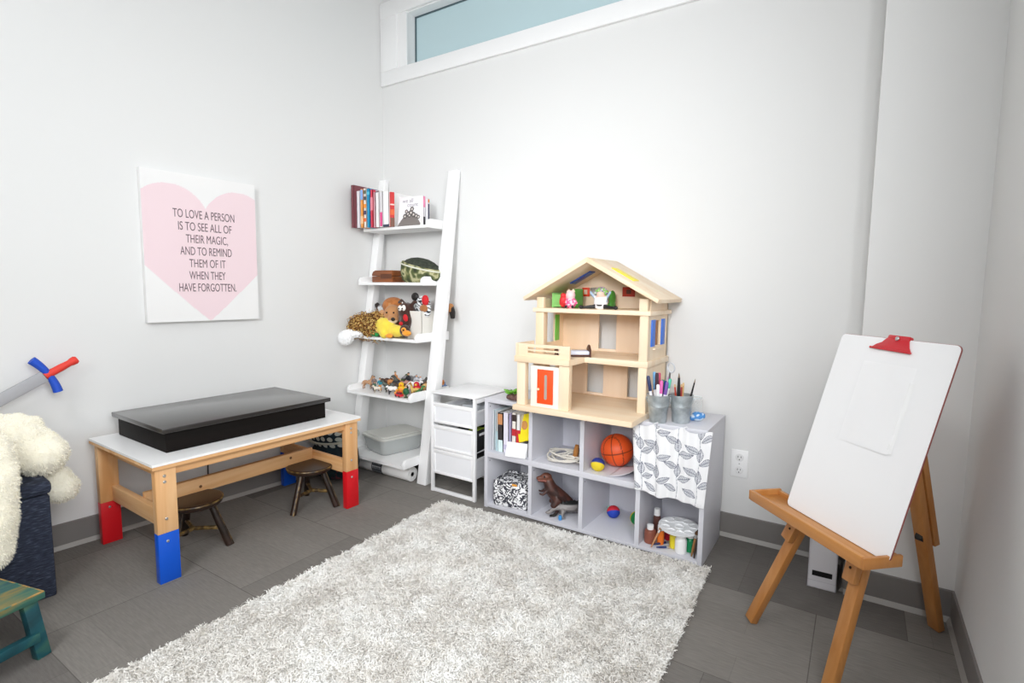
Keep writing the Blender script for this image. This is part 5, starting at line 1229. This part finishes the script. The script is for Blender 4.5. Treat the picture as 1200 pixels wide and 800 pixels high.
# red clip
cl = thing('red_clip', 'red metal bulldog clip at the top edge of the whiteboard', 'clip', wb.location, wb.rotation_euler)
RC = mat('clip_red', '#c9202c', rough=.3, coat=.3)
build('front_jaw', B().prism([(-.064, .520), (.062, .516), (.052, .530), (.046, .548), (-.022, .551), (-.034, .538), (-.050, .531)], (0, -.006, 0), (1, 0, 0), (0, 0, 1), (0, .003, 0)), RC, cl, bevel=.001)
build('bent_top', B().prism([(-.022, .549), (.046, .547), (.044, .560), (-.020, .561)], (0, -.006, 0), (1, 0, 0), (0, 0, 1), (0, .016, 0)), RC, cl, bevel=.003)
build('rear_jaw', B().prism([(-.05, .52), (.058, .52), (.042, .556), (-.02, .556)], (0, .007, 0), (1, 0, 0), (0, 0, 1), (0, .003, 0)), RC, cl, bevel=.001)
build('lip', B().tube([(-.065, -.007, .520), (.063, -.007, .516)], .003, 8), RC, cl)
build('rivet', B().ell((.012, -.008, .551), (.006, .003, .006)), SCREW, cl)
# file box
fbx = thing('magazine_file', 'white magazine file with black label holder on the floor behind the easel', 'file box', (-.1025, 2.19, 0.0005), (0, 0, .04))
FW = mat('file_white', '#e6e5ea', rough=.45)
b_ = B(); w_, d_, h_ = .092, .225, .31
b_.bb(0, w_, 0, .003, 0, h_ - .02); b_.bb(0, w_, 0, d_, 0, .003)
for x in (0, w_ - .003): b_.prism([(0, 0), (d_, 0), (d_, h_), (.07, h_), (0, h_ - .02)], (x, 0, 0), (0, 1, 0), (0, 0, 1), (.003, 0, 0))
b_.bb(0, w_, d_ - .003, d_, 0, h_)
build('body', b_, FW, fbx)
build('label_holder', B().bb(.014, .078, -.002, .001, .047, .066), mat('label_black', '#141417', rough=.4), fbx); build('bottom_crease', B().bb(.002, .09, -.0006, .0005, .027, .0285), mat('crease', '#cfced4'), fbx)

# ------------------------------------------------------------------ left: ottoman bin, plush, sword, green stool
LR = (0, 0, PI / 2 - LA)
def lw_thing(name, label, cat, s, off, z=0.0, group=None): return thing(name, label, cat, LW(s, off, z), LR, group)
# local x = toward the corner, local y = toward the wall
nb = lw_thing('woven_box', 'dark navy woven storage box against the wall under the cream plush', 'storage box', 2.28, .41)
NAVY = noise_ramp('navy_weave', [(.35, '#1c2130'), (.55, '#2b3244'), (.7, '#4a5163')], 90, rough=.9, stretch=(.5, .5, 3), bump=.6)
b_ = B(); b_.bb(0, .478, .0, .395, 0, .365)
build('body', b_, NAVY, nb, bevel=.008)
b_ = B(); b_.bb(-.006, .484, -.006, .398, .368, .415)
build('lid', b_, NAVY, nb, bevel=.014)
CRM = mat('cream_fleece', '#f6f1e0', rough=1.0, sheen=.5, bump=.4, bscale=300)
pz = lw_thing('cream_plush', 'large cream fleecy plush animal flopped over the navy woven box', 'plush toy', 2.28, .41)
lx = lambda s: 2.28 - s
b_ = B()
b_.ell((.16, .22, .55), (.26, .17, .14)); b_.ell((lx(1.95), .13, .53), (.13, .13, .11))
b_.tube([(lx(1.97), .10, .545), (lx(1.965), .0, .55), (lx(1.965), -.065, .46), (lx(1.97), -.075, .34), (lx(1.975), -.075, .265)], [.085, .085, .078, .072, .062], 14); b_.ell((lx(1.975), -.075, .255), (.066, .06, .07))
b_.tube([(lx(1.92), .16, .535), (lx(1.85), .14, .53), (lx(1.79), .12, .485)], [.09, .088, .075], 14); b_.ell((lx(1.795), .115, .482), (.08, .08, .072))
b_.tube([(lx(1.80), .20, .42), (lx(1.752), .165, .375), (lx(1.737), .15, .33)], [.04, .05, .05], 12); b_.ell((lx(1.74), .15, .335), (.058, .055, .056))
b_.tube([(lx(1.92), .17, .60), (lx(1.84), .16, .61), (lx(1.77), .15, .595)], [.04, .028, .012], 8)
o = blob('body', b_, CRM, .014, pz, smooth=5, bumpy=.006, bsc=30)
fuzz('fleece', o, 36000, .0075, .0022, CRM, pz, droop=.35, rand=.55)
# toy sword
sp0, sp1, sp2, sp3 = LW(1.622, .075, .789), LW(1.712, .075, .739), LW(1.73, .075, .729), LW(2.245, .075, .443)
sw = thing('toy_sword', 'foam toy sword with red handle and blue guard leaning on the cream plush', 'toy sword', sp0, ((sp3 - sp0).to_track_quat('Z', 'Y') @ Euler((0, 0, PI / 2)).to_quaternion()).to_euler())
Ls = (sp3 - sp0).length
build('handle', B().lathe([(0, 0), (.012, .001), (.0165, .008), (.0155, .02), (.0125, .03), (.0145, .06), (.0145, .118), (0, .118)], 16), mat('foam_red', '#e23a2c', rough=.6), sw)
g_ = B()
gx = [Vector((.075 * t_, 0, .118 - .012 * (1 - t_ * t_) + .0)) for t_ in [i / 8 - 1 for i in range(17)]]
g_.tube(gx, [.012 + .004 * abs(i - 8) / 8 for i in range(17)], 10)
gd = build('guard', g_, mat('foam_blue', '#1a4fc4', rough=.6), sw, rot=(0, 0, 0))
build('blade', B().prism([(-.022, .118), (.022, .118), (.022, Ls - .05), (0, Ls), (-.022, Ls - .05)], (0, -.008, 0), (1, 0, 0), (0, 0, 1), (0, .016, 0)), mat('foam_grey', '#a9a9ad', rough=.6), sw, bevel=.005)
# green stool
uv = math.atan2(-.26, -.966)
gs = thing('green_step_stool', 'weathered teal-green wooden step stool at the floor edge beside the navy box', 'stool', (-1.935, .5, 0), (0, 0, math.atan2(.26, .966)))
# local -x: away along the top (u), local -y: toward the viewer (v)
TG = noise_ramp('weathered_teal', [(.3, '#0b3a42'), (.46, '#14505a'), (.55, '#3c6a58'), (.63, '#84733f'), (.7, '#1c5a58')], 11, rough=.55, stretch=(1, .35, 1), dist=.6)
TGW = noise_ramp('worn_edge_ochre', [(.4, '#2a6f63'), (.55, '#a37f45'), (.7, '#b9935a')], 24, rough=.6)
build('top', B().bb(-.27, 0, -.36, 0, .178, .2), TG, gs, bevel=.003)
build('worn_edge', B().tube([(-.002, -.355, .199), (-.002, -.005, .199), (-.265, -.003, .199)], .003, 6), TGW, gs)
for (x, y, sx, sy) in ((-.03, -.03, 1, 1), (-.24, -.03, -1, 1), (-.03, -.33, 1, -1), (-.24, -.33, -1, -1)):
    build('leg', B().bar((x + sx * .012, y + sy * .02, 0), (x, y, .18), .036, .026, (0, 1, 0)), TG, gs, bevel=.002)
for x in (-.012, -.258): build('stretcher', B().bb(x - .012, x + .012, -.335, -.02, .055, .082), TG, gs, bevel=.002)

# ------------------------------------------------------------------ shag rug
rg = thing('shag_rug', 'large off-white shag rug on the grey carpet floor', 'rug', (0, 0, 0))
RA, RB, RC_, RD = Vector((-1.715, 2.005, 0)), Vector((-.428, 2.088, 0)), Vector((-.36, .15, 0)), Vector((-1.66, .15, 0))
RUG = noise_ramp('shag_yarn', [(.3, '#e3dfd9'), (.45, '#efece7'), (.62, '#fbfaf7')], 7, rough=1.0, detail=6)
build('backing', B().prism([(p.x, p.y) for p in (RA, RD, RC_, RB)], (0, 0, .0005), (1, 0, 0), (0, 1, 0), (0, 0, .010)), mat('rug_backing', '#d8d4cc', rough=1), rg)
n = 150000
u = nrs.rand(n) ; v = nrs.rand(n)
PA = np.array([RA, RB, RC_, RD])[:, :3]
P = (PA[0] * (1 - u)[:, None] + PA[1] * u[:, None]) * (1 - v)[:, None] + (PA[3] * (1 - u)[:, None] + PA[2] * u[:, None]) * v[:, None]
P[:, 2] = .008
def flow(p): return mnoise.noise(Vector((p[0] * 4.5, p[1] * 4.5, .3))) * 3.0 + mnoise.noise(Vector((p[0] * 22, p[1] * 22, 4))) * 5
ang = np.array([flow(p) for p in P]) + nrs.normal(size=n) * 1.1
tl_ = .55 + .5 * nrs.rand(n)
D = np.stack([np.cos(ang) * tl_, np.sin(ang) * tl_, np.ones(n) * .75 + .3 * nrs.rand(n)], 1); D /= np.linalg.norm(D, axis=1)[:, None]
pl = strands('pile', P, D, .021, .0042, RUG, rg, droop=.25, curl=.16, seg=3, zmin=.003); pl['kind'] = 'stuff'

# ------------------------------------------------------------------ light
def area(name, loc, direction, sx, sy, power, col=(1, 1, 1), spread=180):
    l = bpy.data.lights.new(name, 'AREA'); l.shape = 'RECTANGLE'; l.size = sx; l.size_y = sy; l.energy = power; l.color = col; l.spread = math.radians(spread)
    o = bpy.data.objects.new(name, l); C.objects.link(o); o.location = loc; o.rotation_euler = Vector(direction).to_track_quat('-Z', 'Y').to_euler()
    return o
area('window_daylight', (XR + .06, .2, 1.7), (-1, 0, -.05), 1.2, 1.6, 44, (.955, .98, 1))
area('added_ceiling_fill', (-1.3, -.6, ZC - .02), (0, 0, -1), 1.2, .6, 24, (.975, .99, 1))  # unseen fill added under the ceiling to balance brightness; no fixture modelled
area('added_rear_fill', (0, -2.2, 2.0), (-1.5, 4.5, -.6), .8, .8, 9.5, (.97, .985, 1), 52)  # narrow fill added behind the camera to brighten the middle of the view
area('added_rear_fill_high', (0, -1.6, 2.4), (-1.3, 3.0, -2.2), .8, .8, 4.5, (.97, .985, 1), 70)  # second added fill, higher up, aimed down into the room
w = bpy.data.worlds.new('sky'); bpy.context.scene.world = w; w.use_nodes = True
w.node_tree.nodes['Background'].inputs['Color'].default_value = (.9, .95, 1, 1); w.node_tree.nodes['Background'].inputs['Strength'].default_value = 1.0

s = bpy.context.scene
s.view_settings.view_transform = 'Standard'; s.view_settings.look = 'None'; s.view_settings.gamma = 1.0; s.view_settings.exposure = 0.12; s.view_settings.use_curve_mapping = False
s.cycles.use_denoising = True
s.cycles.max_bounces = 10; s.cycles.diffuse_bounces = 6; s.cycles.transparent_max_bounces = 12
